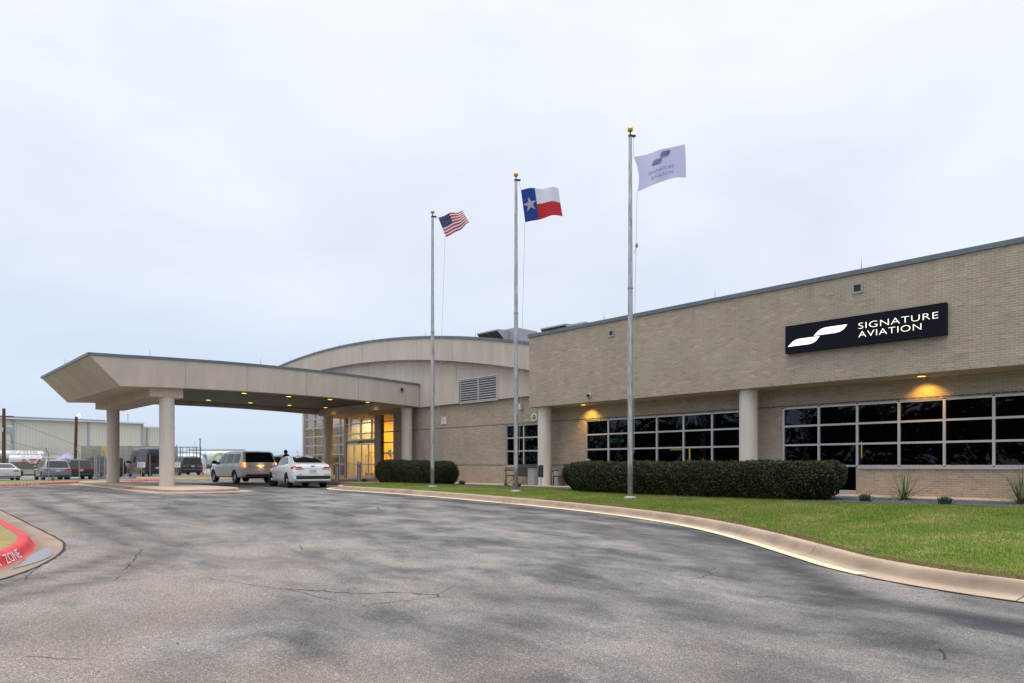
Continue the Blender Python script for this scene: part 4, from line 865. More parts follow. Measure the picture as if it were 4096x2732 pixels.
# ------------------------------------------------------------------ hedges, yuccas, agaves
M['leaf'] = mat('hedge_leaf', rough=.55, spec=.35); k = N(M['leaf'])
c = k.ramp(k.noise(k.world(), 45, 2), [(.30,(.006,.012,.003)),(.5,(.020,.031,.008)),(.70,(.088,.098,.026))])
k.col(k.mix(k.ramp(k.noise(k.world(), 1.7, 4), [(.48,0.0),(.72,.45)]), c, (.11,.095,.025)))
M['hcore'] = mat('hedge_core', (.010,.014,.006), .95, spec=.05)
def hedge(label, cx, cy, hx, hy, z0, z1, n, slope=.0, rnd=.32, shrink=.16, group='clipped hedges before the wall'):
    H = z1-z0
    def surf(a, t):                        # a: angle round the plan, t: 0 base .. 1 centre of the top
        e = 3.6; ca, sa = math.cos(a), math.sin(a); rr = (abs(ca)**e+abs(sa)**e)**(-1/e)
        if t < .6: q = t/.6; f_ = 1-shrink*(1-q)**2*.9; z = q*(H-rnd); r_ = f_
        elif t < .8: q = (t-.6)/.2*math.pi/2; z = H-rnd+rnd*math.sin(q); r_ = 1; ins = rnd*(1-math.cos(q))
        else: q = (t-.8)/.2; z = H; ins = rnd
        ins = 0 if t < .6 else ins
        X = (hx-ins)*(r_ if t < .6 else 1)*ca*rr; Y = (hy-ins)*(r_ if t < .6 else 1)*sa*rr
        if t >= .8: X *= (1-q); Y *= (1-q)
        z += slope*X/hx*max(0, z/H)
        bx = .035*math.sin(X*3.1+Y*2)+.03*math.sin(X*7.3+z*5)+.02*math.sin(X*13+z*11+Y*9)
        return Vector((X+bx*ca, Y+bx*sa, z+(bx*.6 if t > .6 else 0)))
    b = MB(); na, ntt = 64, 20
    for j in range(ntt+1):
        for i in range(na): p = surf(2*math.pi*i/na, j/ntt); b.v.append((p.x*.975+cx, p.y*.96+cy, p.z*.97+z0))
    b.f = [(j*na+i, j*na+(i+1)%na, (j+1)*na+(i+1)%na, (j+1)*na+i) for j in range(ntt) for i in range(na)]; b.mi = [0]*len(b.f)
    root = b.build('hedge', M['hcore'], smooth='all'); tag(root, label, 'hedge', group)
    A = []; per = 2*(hx+hy)
    while len(A) < n:
        # even by area: pick on side or top
        if random.random() < (per*H*.9)/(per*H*.9+4*hx*hy):
            s = random.random()*per; 
            if s < 2*hx: a = math.atan2(-hy, s-hx) ; px_, py_ = s-hx, -hy
            elif s < 2*hx+2*hy: px_, py_ = hx, s-2*hx-hy
            elif s < 4*hx+2*hy: px_, py_ = hx-(s-2*hx-2*hy), hy
            else: px_, py_ = -hx, hy-(s-4*hx-2*hy)
            a = math.atan2(py_/hy, px_/hx); t = random.random()*.8
        else:
            px_, py_ = (random.random()*2-1), (random.random()*2-1); a = math.atan2(py_, px_); t = 1-.2*max(abs(px_), abs(py_))
        p = surf(a, t); d = random.random()**2*.06; A.append((p.x*(1-d/hx)+cx, p.y*(1-d/hy)+cy, p.z*(1-d*.3)+z0))
    P = np.array(A); P += rng.normal(0, .012, P.shape); q_ = rng.random(len(P)) < .04; P[q_] += rng.normal(0, .035, (int(q_.sum()), 3)); P[:,2] = np.maximum(P[:,2], z0)
    m = len(P); sz = (.013+.016*rng.random(m)); d1 = rng.normal(size=(m,3)); d1 /= np.linalg.norm(d1,axis=1)[:,None]; d2 = np.cross(d1, rng.normal(size=(m,3))); d2 /= np.linalg.norm(d2,axis=1)[:,None]
    V = np.stack([P-d1*sz[:,None], P+d2*sz[:,None]*.6, P+d1*sz[:,None], P-d2*sz[:,None]*.6], 1)
    me = bpy.data.meshes.new('foliage'); me.vertices.add(m*4); me.vertices.foreach_set('co', V.ravel()); me.loops.add(m*4); me.loops.foreach_set('vertex_index', np.arange(m*4, dtype=np.int32))
    me.polygons.add(m); me.polygons.foreach_set('loop_start', np.arange(0,m*4,4,dtype=np.int32)); me.polygons.foreach_set('loop_total', np.full(m,4,dtype=np.int32)); me.materials.append(M['leaf']); me.update(calc_edges=True)
    o = bpy.data.objects.new('foliage', me); COL.objects.link(o); o.parent = root
hedge('long clipped dark green hedge behind the nearest flagpole', -11.85, 18.55, 4.75, 1.35, .03, 1.13, 75000)
hedge('shorter clipped hedge with yellow-green top by the entrance', -28.0, 19.75, 2.95, .95, .12, 1.24, 36000, slope=-.06, rnd=.38)
def yucca(x, y, z, s, label, n=70, seed=1, lean=0):
    r_ = random.Random(seed); m_ = mat('yucca_leaf', rough=.5, spec=.4); k = N(m_); k.col(k.ramp(k.noise(k.world(), 9, 2), [(.3,(.055,.085,.030)),(.7,(.17,.21,.085))]))
    b = MB()
    for i in range(n):
        a = r_.random()*2*math.pi; el = R(r_.uniform(22, 86)) if r_.random() < .85 else R(r_.uniform(5,25)); ln = s*r_.uniform(.65,1.05); w = .010*s*r_.uniform(.7,1.2); dr = r_.uniform(.05,.35)*(1.2-el/1.6)
        d = Vector((math.cos(a)*math.cos(el), math.sin(a)*math.cos(el), math.sin(el))); sd = Vector((-math.sin(a), math.cos(a), 0)); p0 = Vector((r_.gauss(0,.03), r_.gauss(0,.03), 0)); K = 6; vs = []
        for j in range(K+1):
            q = j/K; p = p0+d*ln*q-Vector((0,0,1))*dr*ln*q*q+Vector((lean*q*q*s*.3,0,0)); p.z = max(p.z, .01); ww = w*(1-q)**.7+.0012
            vs += [p-sd*ww, p+sd*ww+Vector((0,0,-ww*.6))]
        b.add(vs, [(2*j,2*j+1,2*j+3,2*j+2) for j in range(K)])
    o = b.build('yucca', m_, smooth='all', fix=False); o.location = (x,y,z); tag(o, label, 'plant', 'yuccas in the gravel bed')
yucca(-25.9, 21.3-1.0, .12, 1.1, 'wispy yucca by the brick wall right of the short hedge', 60, 3)
yucca(-22.0, 20.35, .12, 1.0, 'small yucca half hidden behind the middle flagpole', 34, 5)
yucca(-6.02, 19.9, .12, 1.02, 'full yucca against bricks, right of the long hedge', 95, 7)
yucca(-3.45, 19.6, .12, 1.02, 'yucca at right edge of the frame below wide window', 95, 9)
def agave(x, y, z, s, label, seed):
    r_ = random.Random(seed); m_ = mat('agave_leaf', rough=.5, spec=.3); k = N(m_); k.col(k.ramp(k.noise(k.world(), 14, 2), [(.3,(.045,.070,.058)),(.7,(.13,.17,.145))]))
    b = MB()
    for i in range(34):
        a = i*2.399; q0 = i/34; el = R(18+66*q0); ln = s*(.30-.10*q0); d = Vector((math.cos(a)*math.cos(el), math.sin(a)*math.cos(el), math.sin(el))); sd = Vector((-math.sin(a), math.cos(a), 0)); up_ = d.cross(sd); vs = []
        for q, w in ((0,.35),(.35,.75),(.6,.85),(.85,.45),(1,.02)):
            p = d*ln*q - up_*ln*.25*q*q*(-1); ww = w*s*.055; vs += [p-sd*ww+up_*(-ww*.3), p, p+sd*ww+up_*(-ww*.3)]
        for j in range(4): b.add([], []); 
        o_ = len(b.v); b.v += [tuple(v) for v in vs]
        for j in range(4):
            for q in range(2): b.f.append((o_+3*j+q, o_+3*j+q+1, o_+3*j+q+4, o_+3*j+q+3)); b.mi.append(0)
    o = b.build('agave', m_, smooth='all', fix=False); o.location = (x,y,z); tag(o, label, 'plant', 'agaves in the gravel bed')
agave(-24.6, 20.0, .12, .95, 'small agave left of the first yucca by the brick wall', 1)
agave(-20.25, 19.35, .12, 1.0, 'small agave just right of the middle flagpole base', 2)
agave(-6.45, 18.35, .1, .95, 'agave with a brown patch between long hedge and yucca', 3)
agave(-4.6, 18.0, .1, 1.0, 'blue-green agave at the lawn edge right of the yucca', 4)
agave(-31.5, 19.0, .14, .9, 'tiny agave left of the short hedge by the doors', 5)
# ------------------------------------------------------------------ benches, bins, bollards
def bench(x, y, z, label):
    t = empty('bench', (x,y,z), 0, label, 'bench', 'black slatted benches against the wall'); m_ = M['dark_metal']; Lh = .75
    b = MB()
    for i in range(22): xx = -Lh+.05+i*(2*Lh-.1)/21; b.prism([(.12+0,.46),(.30,.92),(.315,.915),(.135,.455)], xx-.022, xx+.022, 'yz')
    b.prism([(.29,.90),(.31,.90),(.325,.94),(.305,.94)], -Lh, Lh, 'yz'); b.prism([(.10,.44),(.14,.44),(.15,.47),(.11,.47)], -Lh, Lh, 'yz'); b.build('backrest', m_, t)
    b = MB()
    for i in range(22): xx = -Lh+.05+i*(2*Lh-.1)/21; b.box(xx-.022, xx+.022, -.36, .12, .425, .437)
    b.box(-Lh, Lh, -.38, -.34, .39, .435); b.build('seat', m_, t)
    for s_ in (-1, 1):
        x0 = s_*Lh
        b = MB(); b.box(x0-.02, x0+.02, -.38, -.34, 0, .39); b.tube([(x0,-.36,.39),(x0,-.33,.50),(x0,-.39,.60),(x0,-.38,.645)], .018, 6); b.build('leg', m_, t)
        b = MB(); b.tube([(x0,.10,.44),(x0,.14,.22),(x0,.2,0)], .02, 6); b.build('leg', m_, t)
        b = MB(); b.tube([(x0,-.42,.64),(x0,-.30,.665),(x0,-.05,.665),(x0,.2,.64)], .024, 6); b.build('armrest', m_, t)
    return t
bench(-22.35, 21.75, .15, 'black slatted bench beside the middle flagpole, left of column'); bench(-19.45, 21.85, .15, 'black slatted bench right of corner column, partly behind hedge')
def litter_bin(x, y, z, label, w=.19, h=.72):
    t = empty('litter_bin', (x,y,z), 0, label, 'bin', 'square concrete bins beside the benches'); cm = grainy('bin_concrete', (.30,.30,.32), .85, .2, 8, 60)
    b = MB(); b.box(-w,w,-w,w,0,h); b.build('body', cm, t); b = MB(); b.box(-w-.012,w+.012,-w-.012,w+.012,h-.0,h+.035); b.build('rim', M['galv'], t); return t
litter_bin(-21.35, 21.45, .15, 'grey square concrete bin left of the corner column'); litter_bin(-20.35, 21.95, .15, 'grey pebbled concrete bin right of the corner column', .18, .70)
t = empty('lawn_sign', (-19.85, 20.35, .12), R(-12), 'small dark green sign plate on a stake before column', 'sign')
gm = mat('sign_green', (.012,.035,.032), .5); b = MB(); b.box(-.19,.19,-.006,.006,.42,.92); b.build('plate', gm, t); b = MB(); b.box(-.012,.012,.007,.02,-.1,.95); b.build('stake', mat('stake_green', (.02,.08,.05), .5), t)
def bollard(x, y, z, label):
    t = empty('bollard', (x,y,z), 0, label, 'bollard', 'silver bollards before the doors')
    b = MB(); b.lathe([(.105,0),(.105,.80)], n=24); b.build('post', M['steel'], t, smooth=True)
    b = MB(); b.lathe([(.112,.80)]+[(.112-(.018 if i % 2 else 0), .81+.016*i) for i in range(8)]+[(.112,.94)], n=24); b.build('louvre_rings', M['steel'], t)
    b = MB(); b.lathe([(.112,.94),(.112,.97),(.10,1.02),(.07,1.06),(.035,1.08),(.001,1.085)], n=24); b.build('cap', M['steel'], t, smooth=True)
bollard(-33.55, 18.55, .15, 'silver domed bollard by the rear column, next to the sedan'); bollard(-32.65, 19.35, .15, 'silver domed bollard in front of glass doors')
t = empty('waste_receptacle', (-32.55, 21.05, .15), 0, 'grey square waste box with raised lid by the doors', 'bin'); pm_ = grainy('pebble_panel', (.20,.20,.22), .9, .25, 20, 60)
b = MB(); b.box(-.30,.30,-.30,.30,.10,.80); b.build('body', pm_, t); b = MB(); b.box(-.34,.34,-.34,.34,.98,1.03); b.box(-.34,-.30,-.34,-.30,.84,.98); b.box(.30,.34,-.34,-.30,.84,.98); b.box(-.30,.30,.20,.24,.84,.98); b.box(.30,.34,.30,.34,.84,.98); b.box(-.34,-.30,.30,.34,.84,.98); b.build('lid', M['alu'], t)
b = MB(); b.box(-.33,.33,-.33,.33,.80,.84); b.box(-.33,.33,-.33,.33,.04,.10); b.build('frame', M['alu'], t)
board('door_notice', -34.35,-34.05, 1.55, 1.95, 22.33, 'small grey notice on the dark brick left of the column', [('- - -', .1, .2, .8)], col=M['alu'], tcol=BLK)
t = empty('swan_lamp', (-35.1, 23.86, 3.6), 0, 'dark curved wall lamp beside the tall lit window', 'lamp'); b = MB(); b.tube([(0,0,.45),(0,-.05,.15),(.1,-.2,.0),(.35,-.35,-.02)], .025); b.build('arm', M['black'], t); b = MB(); b.sphere((.42,-.38,-.03), .10, 12); b.build('head', M['black'], t)
# leaves caught in the gutter, pebbles on the drive
for nm_, n_, xs0, c_, sz_, lb in (('leaf_litter', 60, (-15.6,-14.9), (.42,.28,.13), .05, 0),):
    P = samp(n_, *xs0, lambda x: 14.18, lambda x: 14.42, lambda x, y: g(x, y)+.02); o = scatter(nm_, mat('dead_leaf', c_, .9), P, [(-.5,-.3,0),(.5,-.2,.1),(.4,.3,.2),(-.4,.3,.1)], [(0,1,2),(0,2,3)], sz_*(.5+rng.random(len(P)))); tag(o, kind='stuff')
P = samp(150, -14, 1, lambda x: 1.0, lambda x: interp(x, YK)-.2, lambda x, y: g(x,y)+.002); tag(scatter('pebbles', M['stone'], P, [(-.5,-.35,0),(.5,-.3,0),(.4,.4,0),(-.4,.35,0),(0,0,.5)], [(0,1,4),(1,2,4),(2,3,4),(3,0,4)], .008+.012*rng.random(len(P))), kind='stuff')

# ------------------------------------------------------------------ vehicles
def paint(name, c, metal=.0, rough=.28):
    m = mat(name, c, rough, metal, .5); b = m.node_tree.nodes['Principled BSDF']; b.inputs['Coat Weight'].default_value = .8 if sum(c) > .6 else .25; b.inputs['Coat Roughness'].default_value = .04; return m
M['car_glass'] = mat('car_glass', (.010,.012,.014), .04, 0, .35); M['tail'] = mat('tail_red', (.40,.005,.008), .5, spec=.08); M['tail_clear'] = mat('tail_clear', (.5,.45,.45), .12)
M['tail_on'] = mat('tail_lit', (.8,.05,.02), .3, emit=(1,.10,.02), es=3.2); M['tail_hot'] = mat('tail_hot', (1,.5,.2), .3, emit=(1,.42,.10), es=4)
M['plate'] = mat('licence_plate', (.58,.60,.64), .5); M['plate_ink'] = mat('plate_ink', (.03,.06,.18), .6); M['hubcap_black'] = mat('wheel_black', (.02,.02,.021), .5)
M['head'] = mat('headlight', (.6,.62,.65), .08, spec=.8)
def spl(x, pts): return interp(x, pts)
def body_mesh(sp):
    L_, zb = sp['L'], sp.get('zb', .22)
    top, sh, wd, wr = sp['top'], sp['sh'], sp['w'], sp['wr']
    X = sorted(set([round(v, 3) for v in lin(0, L_, 46)] + [p[0] for p in top] + [L_-.02, L_-.06, .02, .06]))
    X = [x for i, x in enumerate(X) if i == 0 or x-X[i-1] > .008]; rings = []
    for x in X:
        zt = max(spl(x, top), zb+.12); zs = min(spl(x, sh), zt-.02); w = spl(x, wd); wr_ = min(spl(x, wr), w); 
        z0 = zb+sp.get('tuck', .10)*max(0, 1-min(x, L_-x)/.25); wl = .965*w
        h = [(0,z0),(.80*w,z0),(.93*w,z0+.015),(.985*w,z0+.07),(w,z0+(zs-z0)*.30),(w*1.0,z0+(zs-z0)*.58),(.992*w,z0+(zs-z0)*.85),(wl,zs)]
        for a_, q in ((.22,.25),(.5,.52),(.78,.76),(.93,.90)): h.append((wl+(wr_-wl)*q, zs+(zt-zs)*a_))
        h += [(wr_*.93, zt-.012*min(1,(zt-zs)/.2)), (wr_*.6, zt+.004), (0, zt+.012)]
        rings.append(h)
    n = len(rings[0]); b = MB(); full = 2*n-2
    for x, h in zip(X, rings):
        b.v += [(x, y, z) for y, z in h] + [(x, -y, z) for y, z in h[-2:0:-1]]
    for i in range(len(X)-1):
        for j in range(full): b.f.append((i*full+j, i*full+(j+1)%full, (i+1)*full+(j+1)%full, (i+1)*full+j)); b.mi.append(0)
    b.f += [tuple(range(full)), tuple(reversed(range((len(X)-1)*full, len(X)*full)))]; b.mi += [0, 0]
    return b
def shell(bvh, poly, axis, m_, name, parent, off=.006, skirt=.02, mirror=False, res=.09):
    """a panel lying on the body: polygon in side view (x,z), rear/front view (y,z) or plan (x,y)"""
    sides = (1, -1) if mirror else (1,); res_o = []
    for sgn in sides:
        P = [Vector(p) for p in poly]
        D = []
        for p, q in zip(P, P[1:]+P[:1]):
            n = max(1, int((q-p).length/res)); D += [p+(q-p)*i/n for i in range(n)]
        nb = len(D); x0, x1 = min(p.x for p in P), max(p.x for p in P); y0, y1 = min(p.y for p in P), max(p.y for p in P)
        pts = list(D); yy = y0+res
        while yy < y1:
            xx = x0+res
            while xx < x1: pts.append(Vector((xx, yy))); xx += res
            yy += res
        V, E, F, *_ = delaunay_2d_cdt(pts, [], [list(range(nb))], 1, 1e-6)
        if axis == 'side': o_ = lambda p: (Vector((p.x, 3*sgn, p.y)), Vector((0,-sgn,0)))
        elif axis == 'rear': o_ = lambda p: (Vector((-3, p.x*sgn, p.y)), Vector((1,0,0)))
        elif axis == 'front': o_ = lambda p: (Vector((20, p.x*sgn, p.y)), Vector((-1,0,0)))
        else: o_ = lambda p: (Vector((p.x, p.y*sgn, 5)), Vector((0,0,-1)))
        W_ = []; ok = True; last = None
        for p in V:
            o, d = o_(p); h = bvh.ray_cast(o, d)
            if h[0] is None: h = bvh.find_nearest(o+d*2.2)
            nrm = h[1] if h[1].dot(d) < 0 else -h[1]; W_.append((h[0]+nrm*off, h[0]-d*-skirt*0+d*skirt))
        b = MB(); b.add([w[0] for w in W_], [tuple(f) for f in F])
        ec = {}
        for f in F:
            for a_, c_ in zip(f, f[1:]+f[:1] if isinstance(f, tuple) else f[1:]+[f[0]]): ec.setdefault(tuple(sorted((a_, c_))), []).append((a_, c_))
        nV = len(V); b.v += [tuple(w[1]) for w in W_]
        for kk, l in ec.items():
            if len(l) == 1: a_, c_ = l[0]; b.f.append((c_, a_, a_+nV, c_+nV)); b.mi.append(0)
        res_o.append(b.build(name, m_, parent, smooth=35))
    return res_o
def wheel(t, x, y, r, w, rimm, style='spoke', steer=0):
    sg = 1 if y > 0 else -1; e = bpy.data.objects
    b = MB(); b.lathe([(r*.62,-w/2),(r*.9,-w/2),(r*.985,-w/2+.02),(r,-w/2+.05),(r,w/2-.05),(r*.985,w/2-.02),(r*.9,w/2),(r*.62,w/2)], n=32, axis='y')
    o = b.build('wheel', M['rubber'], t, smooth=True); o.location = (x, y, r); o.rotation_euler = (0,0,steer)
    b = MB(); yo = sg*(w/2-.02); b.lathe([(.001,yo-sg*.03),(r*.16,yo-sg*.02),(r*.17,yo-sg*.035)], n=16, axis='y'); b.lathe([(r*.55,yo-sg*.03),(r*.63,yo-sg*.0),(r*.64,yo-sg*.12)], n=32, axis='y')
    if style == 'steel':
        b.lathe([(r*.16,yo-sg*.04),(r*.30,yo-sg*.015),(r*.5,yo-sg*.06),(r*.57,yo-sg*.03)], n=28, axis='y')
    else:
        for i in range(10 if style == 'multi' else 5):
            a = 2*math.pi*i/(10 if style == 'multi' else 5); c, s = math.cos(a), math.sin(a); hw = .05 if style == 'multi' else .085
            q = [(r*.12*c-hw*.6*s*r*2, r*.12*s+hw*.6*c*r*2), (r*.12*c+hw*.6*s*r*2, r*.12*s-hw*.6*c*r*2), (r*.6*c+hw*s*r*2, r*.6*s-hw*c*r*2), (r*.6*c-hw*s*r*2, r*.6*s+hw*c*r*2)]
            b.add([(px, yo-sg*.02, pz) for px, pz in q]+[(px, yo-sg*.06, pz) for px, pz in q], [(0,1,2,3),(4,5,6,7),(0,1,5,4),(1,2,6,5),(2,3,7,6),(3,0,4,7)])
    b.build('rim', rimm, o, smooth=False)
    b = MB(); b.lathe([(.001,yo-sg*.10),(r*.62,yo-sg*.10)], n=24, axis='y'); b.build('brake_disc', M['hubcap_black'], o)
    return o
def car(sp, loc, rz, label, cat, group=None, name='car'):
    t = empty(name, loc, rz, label, cat, group); L_, W_, r = sp['L'], sp['W'], sp['r']; xr, xf = sp['ro'], sp['ro']+sp['wb']
    bm_ = body_mesh(sp); body = bm_.build('body', sp['paint'], None, smooth=False)
    # wheel arches
    cutters = []
    for x in (xr, xf):
        for s in (1, -1):
            b = MB(); b.cyl((x, s*(W_/2-.30), r), (x, s*(W_/2+.2), r), r+.055, n=28); c = b.build('cut', M['black']); cutters.append(c)
    for c in cutters:
        md = body.modifiers.new('b', 'BOOLEAN'); md.operation = 'DIFFERENCE'; md.object = c; md.solver = 'EXACT'
    dg = bpy.context.evaluated_depsgraph_get(); dg.update(); me = bpy.data.meshes.new_from_object(body.evaluated_get(dg)); body.modifiers.clear(); body.data = me
    for c in cutters: bpy.data.objects.remove(c)
    me.polygons.foreach_set('use_smooth', [True]*len(me.polygons)); me.set_sharp_from_angle(angle=R(32))
    me.materials.clear(); me.materials.append(sp['paint']); me.materials.append(M['black'])
    for p in me.polygons:
        c = p.center
        for x in (xr, xf):
            if abs(math.hypot(c.x-x, c.z-r)-(r+.055)) < .03 and abs(c.y) > W_/2-.32 and p.normal.y*c.y < .5*abs(c.y): p.material_index = 1
        if abs(p.normal.y) > .95 and abs(abs(c.y)-(W_/2-.30)) < .01: p.material_index = 1
        if c.z < sp.get('zb', .22)+.03 and p.normal.z < -.5: p.material_index = 1
    body.parent = t; me.update()
    bvh = BVHTree.FromPolygons([v.co for v in me.vertices], [tuple(p.vertices) for p in me.polygons])
    for x in (xr, xf):
        for s in (1, -1): wheel(t, x, s*(W_/2-.125), r, sp.get('tw', .23), sp.get('rimm', M['rim']), sp.get('style', 'spoke'), sp.get('steer', 0) if x == xf else 0)
    S_ = lambda poly, axis, m_, nm, **k_: shell(bvh, poly, axis, m_, nm, t, **k_)
    for poly in sp.get('side_glass', []): S_(poly, 'side', M['car_glass'], 'window', mirror=True)
    if 'rear_glass' in sp: S_(sp['rear_glass'], 'rear', M['car_glass'], 'rear_window')
    if 'front_glass' in sp: S_(sp['front_glass'], 'front', M['car_glass'], 'windscreen')
    for poly in sp.get('doors', []): S_(poly, 'side', sp['paint'], 'door', mirror=True, off=.004, skirt=.01)
    for it in sp.get('extra', []): S_(it[0], it[1], it[2], it[3], mirror=it[4] if len(it) > 4 else False, off=it[5] if len(it) > 5 else .009, res=.12)
    if 'plate' in sp:
        z, tx = sp['plate']; o = S_([(-.16,z),(.16,z),(.16,z+.155),(-.16,z+.155)], 'rear', M['plate'], 'licence_plate', off=.02)[0]
        hx = min(v.co.x for v in o.data.vertices)
        text_obj(tx, lambda x, y, zz: (hx-.004, -x, z+.045+y), M['plate_ink'], o, size=.10, sx=.72, extrude=0, align='CENTER', res=1)
    for s in (1, -1):
        mx_, mz = sp['mirror']; h = bvh.ray_cast(Vector((mx_, 3*s, mz)), Vector((0,-s,0)))[0]; y = h.y if h else s*W_/2
        b = MB(); b.sphere((mx_+.02, y+s*.13, mz+.03), .10*sp.get('ms', 1), 12, (.7,1.1,.8)); b.tube([(mx_+.03,y-.02*s,mz-.03),(mx_+.03,y+s*.09,mz)], .025); b.build('wing_mirror', sp.get('mirror_mat', sp['paint']), t, smooth=True)
    for x, z in sp.get('handles', []):
        for s in (1,-1):
            h = bvh.ray_cast(Vector((x, 3*s, z)), Vector((0,-s,0)))[0]
            if h: b = MB(); b.box(x-.09, x+.09, min(h.y, h.y+s*.03), max(h.y, h.y+s*.03), z-.014, z+.014); b.build('door_handle', sp.get('handle_mat', sp['paint']), t)
    if sp.get('rails'):
        x0, x1 = sp['rails']
        for s in (1,-1):
            pts = []
            for x in lin(x0, x1, 6):
                yy = s*(spl(x, sp['wr'])-.06); h = bvh.ray_cast(Vector((x, yy, 5)), Vector((0,0,-1)))[0]; pts.append((x, yy, h.z+.055))
            pts = [(pts[0][0]-.03, pts[0][1], pts[0][2]-.07)]+pts+[(pts[-1][0]+.03, pts[-1][1], pts[-1][2]-.07)]
            b = MB(); b.tube(pts, .02, 6); b.build('roof_rail', sp.get('rail_mat', M['black']), t)
    return t, bvh, body
def place(t, x, y, z, rz, ro):        # puts the rear axle centre at (x, y)
    t.rotation_euler = (0,0,rz); t.location = (x-ro*math.cos(rz), y-ro*math.sin(rz), z)
white = paint('paint_white', (.70,.71,.73)); silver_white = paint('paint_pearl', (.60,.585,.565), .0)
# --- sedan
sedan = dict(L=4.87, W=1.85, r=.335, ro=1.10, wb=2.85, paint=white, zb=.24,
  top=[(0,.52),(.02,.78),(.05,.98),(.10,1.075),(.30,1.115),(.62,1.16),(.95,1.27),(1.45,1.425),(1.9,1.48),(2.45,1.485),(2.95,1.43),(3.75,1.06),(4.4,.93),(4.75,.80),(4.84,.66),(4.87,.5)],
  sh=[(0,.5),(.05,.86),(.3,1.0),(1.0,1.03),(2.5,.985),(3.7,.93),(4.5,.82),(4.87,.48)], w=[(0,.80),(.06,.86),(.25,.905),(.7,.925),(4.1,.925),(4.5,.87),(4.87,.68)],
  wr=[(0,.74),(.6,.68),(1.2,.575),(1.9,.555),(2.9,.57),(3.7,.66),(4.87,.56)],
  side_glass=[[(1.52,1.06),(1.60,1.10),(1.80,1.36),(2.02,1.415),(2.06,1.415),(2.02,1.05)], [(2.08,1.05),(2.12,1.415),(2.5,1.425),(2.85,1.37),(3.42,1.06),(3.40,1.03)], [(1.24,1.10),(1.56,1.10),(1.73,1.33)]],
  rear_glass=[(-.66,1.175),(-.58,1.155),(.58,1.155),(.66,1.175),(.54,1.41),(.36,1.44),(-.36,1.44),(-.54,1.41)], front_glass=[(-.66,1.08),(.66,1.08),(.52,1.42),(-.52,1.42)],
  doors=[[(1.72,.44),(1.95,.42),(2.06,.44),(2.06,.98),(1.40,.99),(1.50,.80),(1.62,.66)], [(2.10,.44),(3.35,.44),(3.42,.70),(3.44,.93),(2.10,.98)]],
  extra=[([(-.92,.30),(.92,.30),(.92,.52),(.78,.56),(-.78,.56),(-.92,.52)], 'rear', M['black'], 'bumper_trim'), ([(1.62,.25),(3.30,.25),(3.30,.33),(1.62,.33)], 'side', M['black'], 'sill_trim', True),
         ([(.40,.86),(.55,.97),(.78,1.0),(.91,.97),(.90,.85),(.60,.84)], 'rear', M['tail'], 'tail_light', True, .012), ([(.02,.85),(.42,.90),(.30,.97),(.03,.98)], 'side', M['tail'], 'tail_light', True, .010),
         ([(.47,.875),(.80,.875),(.80,.905),(.5,.905)], 'rear', M['tail_clear'], 'light_lens', True, .018), ([(-.42,.895),(.42,.895),(.42,.92),(-.42,.92)], 'rear', M['chrome'], 'chrome_bar'),
         ([(.5,.60),(.82,.585),(.82,.605),(.5,.622)], 'rear', M['tail'], 'reflector', True), ([(-.07,.97),(.07,.97),(.09,.99),(.07,1.015),(-.07,1.015),(-.09,.99)], 'rear', paint('badge_blue', (.02,.04,.12)), 'badge'),
         ([(-.62,.63),(.62,.63),(.66,.86),(.44,.87),(-.44,.87),(-.66,.86)], 'rear', white, 'boot_lid', False, .004), ([(.5,.62),(.86,.66),(.88,.74),(.55,.72)], 'front', M['head'], 'headlight', True)],
  plate=(.70,'JUB71BAS'), mirror=(3.35,1.04), handles=[(2.28,.92),(1.58,.94)], style='steel', rimm=M['hubcap_black'], steer=R(16), mirror_mat=white)
hd = R(180-10.3)
t, bv, bd = car(sedan, (0,0,0), 0, 'white sedan with dark steel wheels stopping behind the minivan', 'car', None, 'sedan')
place(t, -29.9, 14.92, .0, hd, 1.10)
for w_ in [c for c in t.children if c.name.startswith('wheel')]:
    b = MB(); sg = 1 if w_.location.y > 0 else -1; b.lathe([(.001,sg*.115),(.05,sg*.112),(.085,sg*.085),(.10,sg*.07)], n=16, axis='y'); b.build('hub_cap', M['chrome'], w_, smooth=True)
